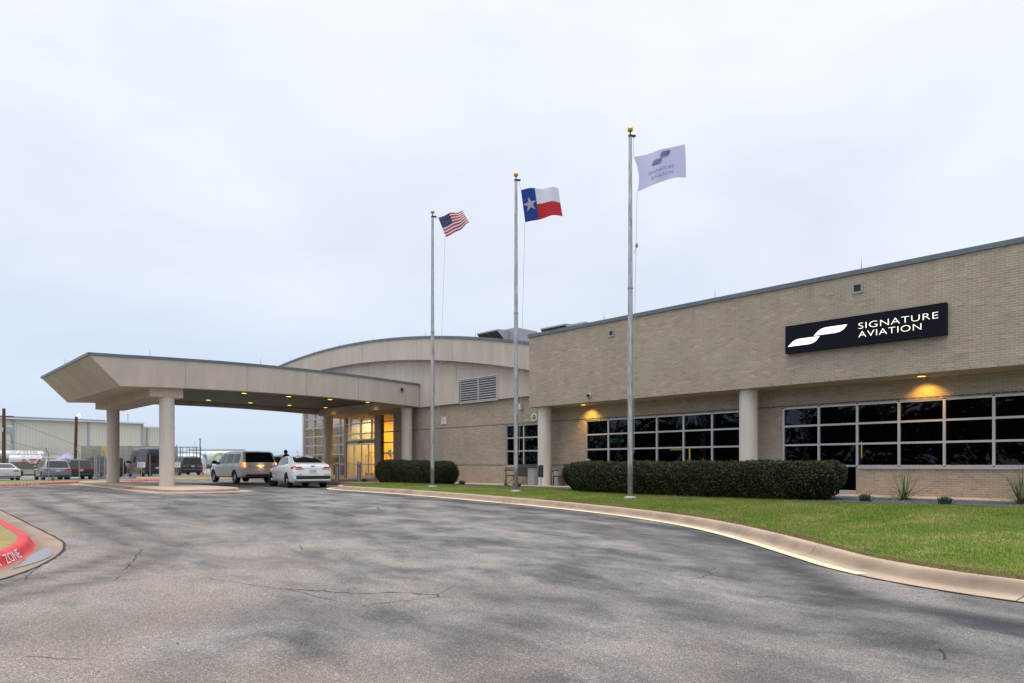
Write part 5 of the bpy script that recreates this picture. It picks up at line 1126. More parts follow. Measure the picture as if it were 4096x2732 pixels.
# --- minivan
van = dict(L=5.15, W=1.99, r=.345, ro=1.08, wb=3.08, paint=silver_white, zb=.30,
  top=[(0,.52),(.015,.95),(.03,1.10),(.05,1.17),(.28,1.60),(.36,1.70),(.5,1.735),(1.2,1.765),(2.4,1.765),(3.1,1.71),(3.45,1.60),(4.25,1.14),(4.8,.98),(5.05,.82),(5.13,.66),(5.15,.5)],
  sh=[(0,.5),(.03,1.0),(.3,1.06),(1.2,1.07),(3.6,1.02),(4.3,.98),(5.0,.75),(5.15,.48)], w=[(0,.90),(.05,.95),(.3,.99),(.8,.995),(4.4,.995),(4.8,.93),(5.15,.72)],
  wr=[(0,.86),(.3,.80),(.6,.755),(2.8,.73),(3.4,.72),(4.3,.78),(5.15,.6)],
  side_glass=[[(.55,1.10),(1.32,1.08),(1.35,1.58),(.78,1.60),(.60,1.52)], [(1.42,1.08),(2.46,1.06),(2.52,1.60),(1.45,1.59)], [(2.58,1.06),(2.64,1.61),(3.02,1.60),(3.28,1.52),(3.92,1.10),(3.90,1.06)]],
  rear_glass=[(-.80,1.13),(.80,1.13),(.71,1.60),(.62,1.655),(-.62,1.655),(-.71,1.60)], front_glass=[(-.72,1.18),(.72,1.18),(.62,1.62),(-.62,1.62)],
  doors=[[(1.50,.48),(2.46,.46),(2.50,1.03),(1.34,1.05),(1.36,.82)], [(2.52,.46),(3.62,.46),(3.66,.75),(3.86,.95),(3.9,1.03),(2.55,1.03)]],
  extra=[([(-.80,.30),(.80,.30),(.80,.50),(-.80,.50)], 'rear', M['black'], 'bumper_trim', False, .03), ([(.78,.86),(.93,.86),(.925,1.16),(.80,1.17)], 'rear', M['tail_on'], 'tail_light', True, .012), ([(.01,.86),(.14,.88),(.20,1.14),(.05,1.16)], 'side', M['tail_on'], 'tail_light', True, .010),
         ([(-.36,.78),(.36,.78),(.40,.95),(-.40,.95)], 'rear', mat('plate_recess', (.60,.42,.30), .4), 'plate_recess', False, .006), ([(-.42,.965),(.42,.965),(.42,.985),(-.42,.985)], 'rear', M['chrome'], 'chrome_bar', False, .02),
         ([(.10,.945),(.20,.945),(.20,.965),(.10,.965)], 'rear', M['tail_hot'], 'plate_lamp', True, .022), ([(.10,1.695),(.0,1.70),(-.10,1.695),(-.10,1.71),(.10,1.71)], 'rear', M['tail'], 'brake_light', False, .012),
         ([(.52,.92),(.66,.92),(.66,.95),(.52,.95)], 'rear', M['chrome'], 'badge', True), ([(-.78,.56),(.78,.56),(.80,.84),(.76,1.09),(-.76,1.09),(-.80,.84)], 'rear', silver_white, 'tailgate', False, .003),
         ([(1.45,.42),(3.62,.40),(3.62,.435),(1.45,.455)], 'side', M['chrome'], 'side_moulding', True), ([(.5,.72),(.88,.76),(.88,.90),(.6,.86)], 'front', M['head'], 'headlight', True)],
  plate=(.80,'BK5 J71'), mirror=(3.88,1.12), ms=1.35, mirror_mat=M['black'], handles=[(2.70,.98),(2.30,.98)], handle_mat=silver_white, rails=None)
t, bv, bd = car(van, (0,0,0), 0, 'pale grey minivan with lit brake lights under the canopy', 'car', None, 'minivan'); vz = .06
place(t, -37.1, 15.35, vz, R(180), 1.08)
for s in (1,-1):
    for z in (.95, 1.07):
        b = MB(); pts = [(.0, s*.86+.038*math.cos(R(a_)), z+.038*math.sin(R(a_))) for a_ in range(0,361,30)]
        hh = bv.ray_cast(Vector((-3, s*.86, z)), Vector((1,0,0)))[0]; b.tube([(hh.x-.014, p[1], p[2]) for p in pts], .011, 5); b.build('lamp_ring', M['tail_hot'], t)
l = bpy.data.lights.new('plate_glow', 'POINT'); l.energy = 2; l.color = (1,.55,.2); l.shadow_soft_size = .03; o = bpy.data.objects.new('plate_glow', l); COL.objects.link(o); o.parent = t; o.location = (-.09,0,.93)
# --- a family of parked cars
def suv(L_=4.85, W_=1.93, H=1.70, col=None, rake=.42, **kw):
    k_ = H/1.70; bs = .98*k_
    d = dict(L=L_, W=W_, r=.37*min(1.12,k_), ro=1.02, wb=L_*.585, paint=col, zb=.27,
      top=[(0,.6),(.02,bs-.08),(.05,bs),(rake*.4,bs+.22),(rake,H-.12),(rake+.12,H-.05),(rake+.6,H),(L_*.52,H),(L_*.60,H-.05),(L_*.74,bs+.13),(L_*.93,bs-.02),(L_-.06,.80),(L_-.01,.6),(L_,.5)],
      sh=[(0,.55),(.05,bs-.08),(.4,bs+.04),(L_*.7,bs),(L_*.92,bs-.12),(L_,.48)], w=[(0,W_*.44),(.08,W_*.475),(.35,W_*.5),(L_*.85,W_*.5),(L_*.94,W_*.45),(L_,W_*.36)], wr=[(0,W_*.42),(.5,W_*.365),(L_*.6,W_*.36),(L_*.8,W_*.40),(L_,W_*.32)],
      side_glass=[[(rake+.22,bs+.09),(rake+.28,H-.16),(rake+.95,H-.13),(rake+.95,bs+.08)], [(rake+1.0,bs+.08),(rake+1.0,H-.13),(L_*.42,H-.13),(L_*.42,bs+.07)], [(L_*.43,bs+.07),(L_*.43,H-.13),(L_*.565,H-.14),(L_*.69,bs+.08)]],
      rear_glass=[(-W_*.39,bs+.05),(W_*.39,bs+.05),(W_*.35,H-.17),(W_*.30,H-.13),(-W_*.30,H-.13),(-W_*.35,H-.17)], front_glass=[(-W_*.37,bs+.12),(W_*.37,bs+.12),(W_*.31,H-.1),(-W_*.31,H-.1)],
      doors=[[(rake+1.15,.48),(L_*.42,.46),(L_*.42,bs+.02),(rake+.75,bs+.02),(rake+1.0,.85)], [(L_*.43,.46),(L_*.66,.46),(L_*.68,bs),(L_*.43,bs+.02)]],
      plate=(bs-.26,'KVT 4921'), mirror=(L_*.68,bs+.08), ms=1.2, handles=[(rake+1.25,bs-.07),(L_*.45,bs-.07)], rails=(rake+.5, L_*.52))
    d['extra'] = [([(-W_*.46,.30),(W_*.46,.30),(W_*.46,.47),(-W_*.46,.47)], 'rear', M['black'], 'bumper_trim', False, .014), ([(.5,.70),(.86,.74),(.86,.86),(.6,.83)], 'front', M['head'], 'headlight', True)]
    d['extra'] += kw.pop('more', [([(W_*.24,bs-.16),(W_*.45,bs-.17),(W_*.45,bs-.03),(W_*.30,bs-.05)], 'rear', M['tail'], 'tail_light', True, .012), ([(.02,bs-.16),(.30,bs-.10),(.10,bs-.03)], 'side', M['tail'], 'tail_light', True, .010)])
    d.update(kw); return d
silver = paint('paint_silver', (.21,.22,.24), .35, .3); brown = paint('paint_dark_brown', (.016,.012,.012)); black = paint('paint_black', (.010,.010,.012)); graphite = paint('paint_graphite', (.010,.013,.018)); navy = paint('paint_navy', (.016,.021,.034))
LOTG = 'cars waiting in the fenced lot'
def park(sp, px, py, z, label, rz=R(180), name='car', cat='car', group=LOTG):
    t, *_ = car(sp, (px,py,z), rz, label, cat, group, name); return t
park(suv(4.89,1.93,1.70,silver,.55), -63.9, 10.9, -.2, 'silver crossover seen from behind, second from the left in the lot')
Wd = 1.98; bs = .98*1.75/1.7
park(suv(4.95,Wd,1.75,brown,.50, more=[([(-.90,bs-.12),(.90,bs-.12),(.90,bs-.02),(-.90,bs-.02)], 'rear', M['tail'], 'tail_light', False, .012), ([(-.85,.50),(.85,.50),(.85,.53),(-.85,.53)], 'rear', M['chrome'], 'chrome_bar', False, .02)]), -65.3, 12.75, -.2, 'dark brown crossover with full-width red tail light')
tall = lambda W_, bs_, H: [([(W_*.40,bs_-.18),(W_*.455,bs_-.18),(W_*.42,bs_+.22),(W_*.385,bs_+.22)], 'rear', M['tail'], 'tail_light', True, .014), ([(.03,bs_-.15),(.14,bs_-.15),(.20,bs_+.16),(.12,bs_+.2)], 'side', M['tail'], 'tail_light', True, .012)]
park(suv(5.7,2.05,1.93,black,.34, more=tall(2.05,1.11,1.93)+[([(-.8,.56),(.8,.56),(.8,.60),(-.8,.60)], 'rear', M['chrome'], 'chrome_bar', False, .02)], ro=1.2, wb=3.3), -70.6, 16.6, -.1, 'big black sport utility seen from behind through canopy columns', rz=R(195))
gm_ = [([(.42,.90),(.97,.90),(.97,.95),(.42,.93)], 'rear', M['tail_clear'], 'tail_light', True, .014), ([(-.95,.60),(.95,.60),(.95,.63),(-.95,.63)], 'rear', M['chrome'], 'chrome_bar', False, .02), ([(.55,.50),(.85,.50),(.85,.55),(.55,.55)], 'rear', M['tail'], 'reflector', True, .02)]
park(suv(5.45,2.12,1.92,graphite,.22, more=gm_, ro=1.15, wb=3.12, rail_mat=M['chrome']), -72.5, 23.9, .0, 'graphite boxy sport utility right of the front canopy column')
park(suv(4.7,1.88,1.75,graphite,.35, more=tall(1.88,1.01,1.75)), -50.4, 23.4, .05, 'dark sport utility with roof rails between van and sedan', group=None)
coupe = dict(L=4.95, W=1.92, r=.36, ro=1.05, wb=2.9, paint=paint('paint_ivory', (.56,.55,.50)), zb=.20, top=[(0,.5),(.02,.75),(.06,.92),(.15,.965),(.45,1.0),(1.0,1.18),(1.6,1.34),(2.2,1.39),(2.8,1.33),(3.6,.98),(4.4,.86),(4.8,.72),(4.92,.55),(4.95,.45)],
  sh=[(0,.48),(.06,.80),(.4,.93),(2.5,.93),(3.7,.88),(4.5,.76),(4.95,.42)], w=[(0,.86),(.08,.92),(.4,.96),(4.1,.95),(4.6,.88),(4.95,.7)], wr=[(0,.78),(.5,.70),(1.4,.56),(2.6,.55),(3.6,.66),(4.95,.55)],
  side_glass=[[(1.2,1.0),(1.75,1.28),(2.2,1.32),(2.7,1.27),(3.3,1.0)]], rear_glass=[(-.62,1.03),(.62,1.03),(.50,1.27),(.38,1.32),(-.38,1.32),(-.50,1.27)], front_glass=[(-.6,1.02),(.6,1.02),(.48,1.3),(-.48,1.3)], doors=[[(1.75,.42),(3.2,.42),(3.3,.88),(1.7,.92)]],
  extra=[([(-.86,.24),(.86,.24),(.80,.36),(.5,.40),(-.5,.40),(-.80,.36)], 'rear', M['black'], 'bumper_trim', False, .012), ([(.40,.76),(.90,.74),(.90,.84),(.55,.845)], 'rear', M['tail'], 'tail_light', True, .012), ([(.62,.33),(.82,.33),(.82,.40),(.62,.40)], 'rear', M['hubcap_black'], 'exhaust', True, .03)],
  plate=(.50,'RLT 8415'), mirror=(3.2,1.0), handles=[(1.95,.85)])
park(coupe, -65.1, 7.75, -.2, 'ivory white low coupe seen from behind at left frame edge', name='coupe')
wcar = dict(sedan); wcar.update(paint=paint('paint_white2', (.62,.65,.69)), style='spoke', rimm=M['rim'], steer=0, plate=(.70,'TXM 2207'))
t_ = park(wcar, -57.2, 21.6, .0, 'white car mostly hidden behind the front of the minivan', rz=R(163), group=None)
# --- tall cargo van
sv = dict(L=6.9, W=2.02, r=.36, ro=1.35, wb=4.2, paint=navy, zb=.32, top=[(0,.6),(.02,1.6),(.04,2.3),(.10,2.62),(.25,2.72),(1,2.77),(4.8,2.77),(5.2,2.66),(5.55,2.35),(6.15,1.42),(6.6,1.22),(6.85,1.0),(6.9,.6)],
  sh=[(0,.58),(.03,1.2),(.3,1.30),(5.5,1.25),(6.3,1.10),(6.9,.55)], w=[(0,.97),(.1,1.0),(.4,1.01),(6.2,1.01),(6.6,.93),(6.9,.8)], wr=[(0,.82),(.3,.80),(5,.78),(6.1,.80),(6.9,.7)],
  side_glass=[[(4.75,1.30),(4.75,1.98),(5.25,1.98),(5.75,1.36)], [(3.4,1.38),(3.4,2.0),(4.6,2.0),(4.6,1.38)]], rear_glass=[(-.80,1.35),(-.05,1.35),(-.05,2.05),(-.78,2.05)], front_glass=[(-.75,1.5),(.75,1.5),(.7,2.3),(-.7,2.3)],
  doors=[[(4.72,.6),(5.1,.6),(5.2,1.2),(4.72,1.22)], [(3.3,.6),(4.6,.6),(4.6,1.22),(3.3,1.22)]],
  extra=[([(-.98,.40),(.98,.40),(.98,.58),(-.98,.58)], 'rear', M['black'], 'bumper_trim', False, .014), ([(.90,.95),(.99,.95),(.98,1.55),(.90,1.55)], 'rear', M['tail'], 'tail_light', True, .012), ([(.03,.95),(.12,.95),(.12,1.55),(.05,1.55)], 'side', M['tail'], 'tail_light', True, .010), ([(.05,1.35),(.80,1.35),(.78,2.05),(.05,2.05)], 'rear', M['car_glass'], 'rear_window', False, .006),
    ([(1.9,.36),(5.0,.34),(5.0,.42),(1.9,.44)], 'side', M['steel'], 'side_step', True, .05)], plate=(.80,'RKN 1254'), mirror=(5.75,1.45), ms=1.8, mirror_mat=M['black'], handles=[(4.85,1.15)])
park(sv, -68.9, 19.55, -.1, 'dark blue high-roof van between the two canopy columns', name='high_roof_van', cat='van')
# --- fuel trucks
TW = paint('truck_white', (.66,.67,.68)); TG = paint('truck_grey', (.13,.12,.11), 0, .4)
def truck_wheel(t, x, y, r=.5):
    b = MB(); b.lathe([(r*.5,-.14),(r*.92,-.14),(r,-.10),(r,.10),(r*.92,.14),(r*.5,.14)], n=28, axis='y'); o = b.build('wheel', M['rubber'], t, smooth=True); o.location = (x,y,r)
    b = MB(); b.lathe([(.001,-.08),(r*.2,-.08),(r*.5,-.12),(r*.52,.12),(r*.2,.08),(.001,.08)], n=20, axis='y'); b.build('rim', M['rim'], o, smooth=True)
def tank_prof(w, h, p=2.6, n=36): return [(w*math.copysign(abs(math.cos(2*math.pi*i/n))**(2/p), math.cos(2*math.pi*i/n)), h*math.copysign(abs(math.sin(2*math.pi*i/n))**(2/p), math.sin(2*math.pi*i/n))) for i in range(n)]
def cab(t, x, z, w, h, d, pm, cabover=True):
    b = MB(); b.prism([(x,z),(x+d,z),(x+d,z+h*.45),(x+d-.12-(.25 if not cabover else .1),z+h-.08),(x+d-.4,z+h),(x+.05,z+h),(x,z+h-.06)], -w, w, 'xz'); c = b.build('cab', pm, t)
    for s in (-1,1):
        b = MB(); y = s*(w+.004); b.add([(x+.25,y,z+h*.48),(x+d-.22,y,z+h*.48),(x+d-.34,y,z+h*.86),(x+.25,y,z+h*.86)], [(0,1,2,3)]); b.build('window', M['car_glass'], c)
    b = MB(); b.add([(x+d+.006,-w*.88,z+h*.47),(x+d+.006,w*.88,z+h*.47),(x+d-.14-(.25 if not cabover else .1),w*.85,z+h-.14),(x+d-.14-(.25 if not cabover else .1),-w*.85,z+h-.14)], [(0,1,2,3)]); b.build('windscreen', M['car_glass'], c)
    for s in (-1,1): b = MB(); b.box(x+d-.05,x+d+.05,min(s*(w+.12),s*(w+.32)),max(s*(w+.12),s*(w+.32)),z+h*.45,z+h*.85); b.tube([(x+d-.05,s*w,z+h*.7),(x+d,s*(w+.14),z+h*.7)], .02); b.build('wing_mirror', M['black'], c)
    return c
def fuel_truck(loc, rz, label, x0, x1, zc, w, h, cx, cd, ch, txt, grey=True):
    t = empty('fuel_truck', loc, rz, label, 'fuel truck', 'white fuel trucks beyond the fence')
    b = MB(); pr = tank_prof(w, h); n = len(pr)
    for x, f in ((x0,.86),(x0+.12,1),(x1-.12,1),(x1,.86)): b.v += [(x, y*f, zc+z*f) for y, z in pr]
    b.f = [(r_*n+i, r_*n+(i+1)%n, (r_+1)*n+(i+1)%n, (r_+1)*n+i) for r_ in range(3) for i in range(n)]+[tuple(range(n)), tuple(reversed(range(3*n,4*n)))]; b.mi = [0]*len(b.f); tk = b.build('tank', TW, t, smooth=True)
    b = MB(); b.box(x0, x1+.2, -.45, .45, zc-h-.25, zc-h); b.build('chassis', M['black'], t)
    b = MB(); b.box(x0+.2, x1-.3, -w-.02, w+.02, zc-h*.9-.55, zc-h*.42); b.build('side_cabinet', TG, t)
    b = MB(); 
    for y in (-.35,.35):
        b.tube([(x0+1,y,zc+h),(x0+1,y,zc+h+.5),(x1,y,zc+h+.5),(x1,y,zc+h)], .022, 5)
        for x in lin(x0+1.6, x1-.5, 5): b.tube([(x,y,zc+h-.02),(x,y,zc+h+.5)], .016, 5)
    b.build('hand_rail', M['steel'], t)
    cab(t, cx, .62, 1.12, ch, cd, TW)
    b = MB(); b.box(cx+cd-.05, cx+cd+.12, -1.1, 1.1, .42, .68); b.build('bumper', M['chrome'], t)
    b = MB(); b.lathe([(.09,0),(.09,.12),(.04,.17),(.001,.18)], (cx+cd*.5,0,.62+ch), n=12); b.build('beacon', mat('beacon_orange', (.9,.16,.02), .3, emit=(1,.14,.02), es=.6), t)
    for x in (x0+.9, x0+2.0, cx+cd*.55) if x1-x0 > 5 else (x0+.9, cx+cd*.55):
        for s in (-1,1): truck_wheel(t, x, s*.98)
    for tx, xx, zz, sz, m2 in txt:
        text_obj(tx, lambda x, y, z: (xx+x, -w-.03 if zz < zc+h*.45 else -w*.93-.03, zz+y), m2, t, size=sz, sx=1.25, extrude=0, align='LEFT', res=1)
    return t
# both trucks show their right-hand... their -Y flank, cab towards +X of their own space
rzT = R(62)
def local(loc, rz, px_l): pass
fuel_truck((-116.7, 8.15, -.46), R(85), 'long white tanker reading CAP. 5,000 GAL. behind smaller truck', -5, 9.9, 2.75, 1.2, .80, 11.2, 2.3, 2.4, [('CAP. 5,000 GAL.', 6.0, 3.22, .36, BLK), ('SIGNATURE', -.5, 2.35, .85, BLK)])
t5 = fuel_truck((-101.0, 12.2, -.46), R(85), 'short white tanker reading CAP. 1,000 GAL. with red warning signs', 0, 3.3, 2.1, 1.1, .62, 3.5, 1.9, 1.95, [('CAP. 1,000 GAL.', 1.1, 2.45, .24, BLK)])
b = MB(); b.prism([(1.45,1.72),(1.72,2.0),(1.45,2.28),(1.18,2.0)], -1.17, -1.15, 'xz'); dp = b.build('hazard_placard', RED, t5); b = MB(); b.box(1.3,1.6,-1.18,-1.171,1.96,2.04); b.build('placard_band', WHT, dp)
b = MB(); b.box(1.95,2.7,-1.17,-1.15,1.72,2.25); dp = b.build('warning_sign', WHT, t5); b = MB(); b.box(1.97,2.68,-1.18,-1.171,2.08,2.23); b.build('warning_band', RED, dp)
for i_, z in enumerate((1.98,1.88,1.78)): b = MB(); b.box(2.05,2.62-.1*i_,-1.18,-1.171,z,z+.05); b.build('warning_line', RED, dp)
b = MB(); b.box(2.85,3.15,-1.17,-1.15,1.75,2.2); b.build('warning_sign', RED, t5)
# airport refueller with green and blue leaf marks
RF = empty('refuelling_truck', (-101.0, 32.6, -.15), R(48), 'white refuelling truck with green and blue leaf marks', 'fuel truck')
RF.scale = (.88,.88,.88); grn = paint('mark_green', (.30,.55,.02)); blu = paint('mark_blue', (.0,.25,.42)); w, h, zc = 1.25, 1.1, 2.55; pr = tank_prof(w, h, 2.8, 40); n = len(pr); b = MB()
for x, f in ((0,.80),(.12,.93),(.3,1),(9.0,1)): b.v += [(x, y*f, zc+z*f) for y, z in pr]
b.f = [(r_*n+i, r_*n+(i+1)%n, (r_+1)*n+(i+1)%n, (r_+1)*n+i) for r_ in range(3) for i in range(n)]+[tuple(range(n)), tuple(reversed(range(3*n,4*n)))]; b.mi = [0]*len(b.f); b.build('tank', TW, RF, smooth=True)
b = MB(); b.v = [(-.02, y*.78, zc+z*.78) for y, z in pr]; b.f = [tuple(range(n))]; b.mi = [0]; hp = b.build('tank_end', blu, RF, fix=False)
b = MB(); b.v = [(-.04, y*.60-.25, zc+z*.60+.2) for y, z in pr]; b.f = [tuple(range(n))]; b.mi = [0]; b.build('end_mark', grn, RF, fix=False)
b = MB(); b.tube([(-.03, y*.86, zc+z*.86) for y, z in pr]+[(-.03, pr[0][0]*.86, zc)], .06, 6); b.build('end_rim', M['steel'], RF)
def side_mark(poly, m_): 
    b = MB(); b.prism(poly, -w-.012, -w-.004, 'xz'); b.build('leaf_mark', m_, RF)
side_mark([(1.1,2.80),(1.5,3.22),(2.9,3.22),(2.5,2.80)], grn); side_mark([(.8,2.1),(.8,2.45),(1.1,2.72),(2.4,2.72),(1.7,2.1)], grn); side_mark([(1.9,1.6),(1.9,2.1),(2.6,2.65),(2.6,1.6)], blu); side_mark([(2.7,1.65),(2.7,2.75),(3.2,3.15),(3.5,2.8),(3.4,2.1),(3.1,1.8)], blu)
side_mark([(4.3,2.4),(4.8,3.0),(5.5,3.3),(6.3,3.3),(5.3,2.9),(4.7,2.3)], grn); side_mark([(6.4,3.28),(5.6,2.9),(6.2,2.7),(7.2,3.2)], blu)
b = MB(); b.box(.4, 9, -.3, .3, zc+h, zc+h+.10); b.tube([(.2,-.5,zc+h-.1),(.5,-.4,zc+h+.25),(2,-.4,zc+h+.22),(9,-.4,zc+h+.2)], .05, 6); b.tube([(.2,.5,zc+h-.1),(.5,.4,zc+h+.25),(9,.4,zc+h+.2)], .05, 6); b.build('top_rail', M['galv'], RF)
b = MB(); b.box(.2, 12, -.5, .5, 1.05, 1.4); b.box(1.6,3.4,-1.2,1.2,.75,1.3); b.build('chassis', M['black'], RF); b = MB(); b.box(-.1,.2,-1.2,1.2,.9,1.2); b.build('rear_bumper', M['hubcap_black'], RF)
b = MB(); b.cyl((1.6,-.95,1.55),(4.2,-.95,1.55),.38,n=20); b.build('fuel_filter', M['galv'], RF, smooth=True)
for x in (.9,5.2,6.4,10.5):
    for s in (-1,1): truck_wheel(RF, x, s*1.02, .52)
cab(RF, 9.4, .75, 1.15, 2.0, 2.2, TW)
for s in (-1,1): b = MB(); b.box(-.13,-.1,s*.95-.12,s*.95+.12,.98,1.08); b.build('tail_light', M['tail_hot'] if s > 0 else M['tail'], RF)

# ------------------------------------------------------------------ fence, signs and far things
GV = M['galv']; WIRE = mat('fence_wire', (.10,.105,.115), .7, .2)
def fence(label, pts, h=1.72, arm=.42, group='chain link fence runs round the lot', gate=False, sp=3.2, ad=(.25,-.25)):
    root = empty('chain_link_fence', (*pts[0], 0), 0, label, 'fence', group); ox, oy = pts[0]
    b = MB(); A = []
    for (xa, ya), (xc, yc) in zip(pts, pts[1:]):
        ln = math.hypot(xc-xa, yc-ya); n = max(1, round(ln/sp)); A += [(xa+(xc-xa)*i/n, ya+(yc-ya)*i/n) for i in range(n)]
    A.append(pts[-1]); ps = []
    for i, (x, y) in enumerate(A):
        r_ = .045 if i in (0, len(A)-1) else .03
        p = MB(); p.cyl((x-ox,y-oy,-.1),(x-ox,y-oy,h),r_,n=8); p.tube([(x-ox,y-oy,h-.02),(x-ox+ad[0]*.9,y-oy+ad[1]*.9,h+arm)], .022, 6); p.build('post', GV, root)
    # the mesh: slim zigzag wires, modelled as crossing diagonals
    V = []; F = []; wr_ = .0018; st = .16 if gate else .075
    for (xa, ya), (xc, yc) in zip(pts, pts[1:]):
        ln = math.hypot(xc-xa, yc-ya); dx_, dy_ = (xc-xa)/ln, (yc-ya)/ln; nx_, ny_ = -dy_, dx_; s = -h
        while s < ln:
            for sg in (0, 1):
                s0, s1 = (s, s+h); z0, z1 = 0.03, h
                if s0 < 0: z0 = .03+(0-s0)/(s1-s0)*(h-.03); s0 = 0
                if s1 > ln: z1 = .03+(ln-s)/(h)*(h-.03); s1 = ln
                if s1-s0 < .05: continue
                if sg: z0, z1 = h+.03-z0, h+.03-z1
                o = len(V)
                for ss_, zz in ((s0,z0),(s1,z1)):
                    X_, Y_ = xa+dx_*ss_-ox, ya+dy_*ss_-oy; V += [(X_,Y_,zz-wr_*1.4),(X_,Y_,zz+wr_*1.4),(X_+nx_*wr_*1.5,Y_+ny_*wr_*1.5,zz)]
                F += [(o,o+3,o+4,o+1),(o+1,o+4,o+5,o+2),(o+2,o+5,o+3,o)]
            s += st
    me = MB(); me.v = V; me.f = F; me.mi = [0]*len(F); me.build('wire_mesh', WIRE, root, fix=False)
    w = MB()
    for z, q in ((h,0),(.05,0),(h+.12,.28),(h+.25,.6),(h+.38,.88)):
        for (xa, ya), (xc, yc) in zip(pts, pts[1:]): w.tube([(xa-ox+ad[0]*q,ya-oy+ad[1]*q,z),(xc-ox+ad[0]*q,yc-oy+ad[1]*q,z)], .008 if z in (h,.05) else .005, 4)
    if gate:
        for z in (.55, h-.45): 
            for (xa, ya), (xc, yc) in zip(pts, pts[1:]): w.tube([(xa-ox,ya-oy,z),(xc-ox,yc-oy,z)], .025, 5)
    w.build('wire', WIRE, root); return root
fence('near run of chain link fence before silver crossover', [(-56.0,3.0),(-54.4,8.75),(-54.1,10.45),(-54.5,11.45)], sp=3.0, h=1.78)
fence('chain link gate run with pipe rails behind the left rear column', [(-54.7,11.6),(-58.5,12.6),(-63.4,14.0)], gate=True, sp=5, h=1.78)
fence('long far run of chain link fence carrying white staging signs', [(-63.6,14.1),(-64.9,15.75),(-66.6,18.3),(-68.2,20.8),(-66.2,23.05),(-64.1,25.3),(-60.2,26.5),(-56.6,27.5),(-53.6,28.9)], sp=3.1, h=1.9)
for x, y, lb in ((-66.0,17.45,'white LIMO STAGING ONLY sign in front of the high-roof van'), (-67.3,20.75,'white LIMO STAGING ONLY sign left on the graphite sport utility'), (-65.3,23.75,'white LIMO STAGING ONLY sign left of the minivan bonnet')):
    t = empty('staging_sign', (x+.12,y-.05,.8), R(62), lb, 'sign', 'limo staging signs on the fence')
    b = MB(); b.box(-.32,.32,-.01,.01,0,.50); b.build('panel', WHT, t)
    for tx, z, sz_ in (('LIMO STAGING', .30, .125), ('ONLY', .16, .125)): text_obj(tx, lambda xx, yy, zz: (xx, -.014, z+yy), BLK, t, size=sz_, sx=.62, extrude=0, align='CENTER', res=1)
    b = MB(); b.box(-.28,.28,-.014,-.011,.05,.07); b.build('small_print', BLK, t)
    b = MB(); b.cyl((0,.03,-.9),(0,.03,.45),.03,n=8); b.build('post', GV, t)
# hangar
HG = empty('hangar', (-119, -20, 0), 0, 'long pale ribbed metal hangar behind the parked vehicles', 'building')
hm = mat('hangar_sheet', rough=.6, spec=.3); k = N(hm); s = k.n('ShaderNodeSeparateXYZ', {0: k.world()}); f_ = k.math('FRACT', k.math('MULTIPLY', s.outputs[1], 2.6))
c = k.mix(k.math('LESS_THAN', f_, .2), (.60,.59,.50), (.54,.53,.45)); k.col(k.mix(1, c, k.ramp(k.noise(k.map(k.world(),(1,1,.2)), .4, 4), [(.3,.93),(.7,1.05)]), 'MULTIPLY')); k.bump(k.math('LESS_THAN', f_, .14), .05, .6)
zE = 7.62
b = MB(); b.box(-160,-119.8,-60,31.8,-.3,zE); adopt(b.build('wall', hm), HG)
b = MB(); b.box(-160,-122,31.8,37.2,-.3,zE-.35); adopt(b.build('end_wall', hm), HG)
b = MB(); b.prism([(-119.4,zE-.05),(-119.4,zE+.16),(-138,zE+1.0),(-160,zE+.1),(-160,zE-.05)], -60, 31.9, 'xz'); adopt(b.build('roof', grainy('roof_sheet', (.20,.22,.25), .5, .1, .2, 3)), HG)
b = MB(); b.box(-119.4,-119.2,-60,31.95,zE-.05,zE+.16); b.box(-121.8,-121.6,31.95,37.3,zE-.5,zE-.3); adopt(b.build('gutter', mat('gutter_white', (.55,.57,.60), .5)), HG)
b = MB(); b.box(-138.6,-137.4,-60,30.5,zE+.95,zE+1.4); adopt(b.build('ridge_vent', M['galv']), HG)
for y in (-14,-4.5,5.2,14.9,24.2,31.7,33.0): b = MB(); b.box(-119.79 if y < 32 else -121.99,-119.62 if y < 32 else -121.8,y,y+.22,-.2,zE-.05 if y < 32 else zE-.4); adopt(b.build('downpipe', mat('pipe_grey', (.30,.33,.36), .5)), HG)
b = MB(); b.cyl((-135,33.5,zE-.5),(-135,33.5,zE+2.3),.05,n=8); adopt(b.build('beacon_mast', M['galv']), HG); b = MB(); b.sphere((-135,33.5,zE+2.4), .16, 10); adopt(b.build('beacon', mat('red_beacon', (.9,.05,.03), .4, emit=(1,.06,.04), es=1.5)), HG)
# concrete blast wall
cwm = make_stucco('old_concrete', (.34,.32,.28)); b = MB(); p0, p1 = Vector((-89.2,20.2)), Vector((-85.3,26.1)); d = (p1-p0).normalized(); nn = Vector((-d.y, d.x)); q = [p0-d*3, p1, p1+nn*1.2, p0-d*3+nn*1.2]
b.prism([tuple(v) for v in q], -.3, 3.25, 'xy'); tag(b.build('concrete_wall', cwm), 'weathered tall concrete wall behind the high-roof van', 'wall')
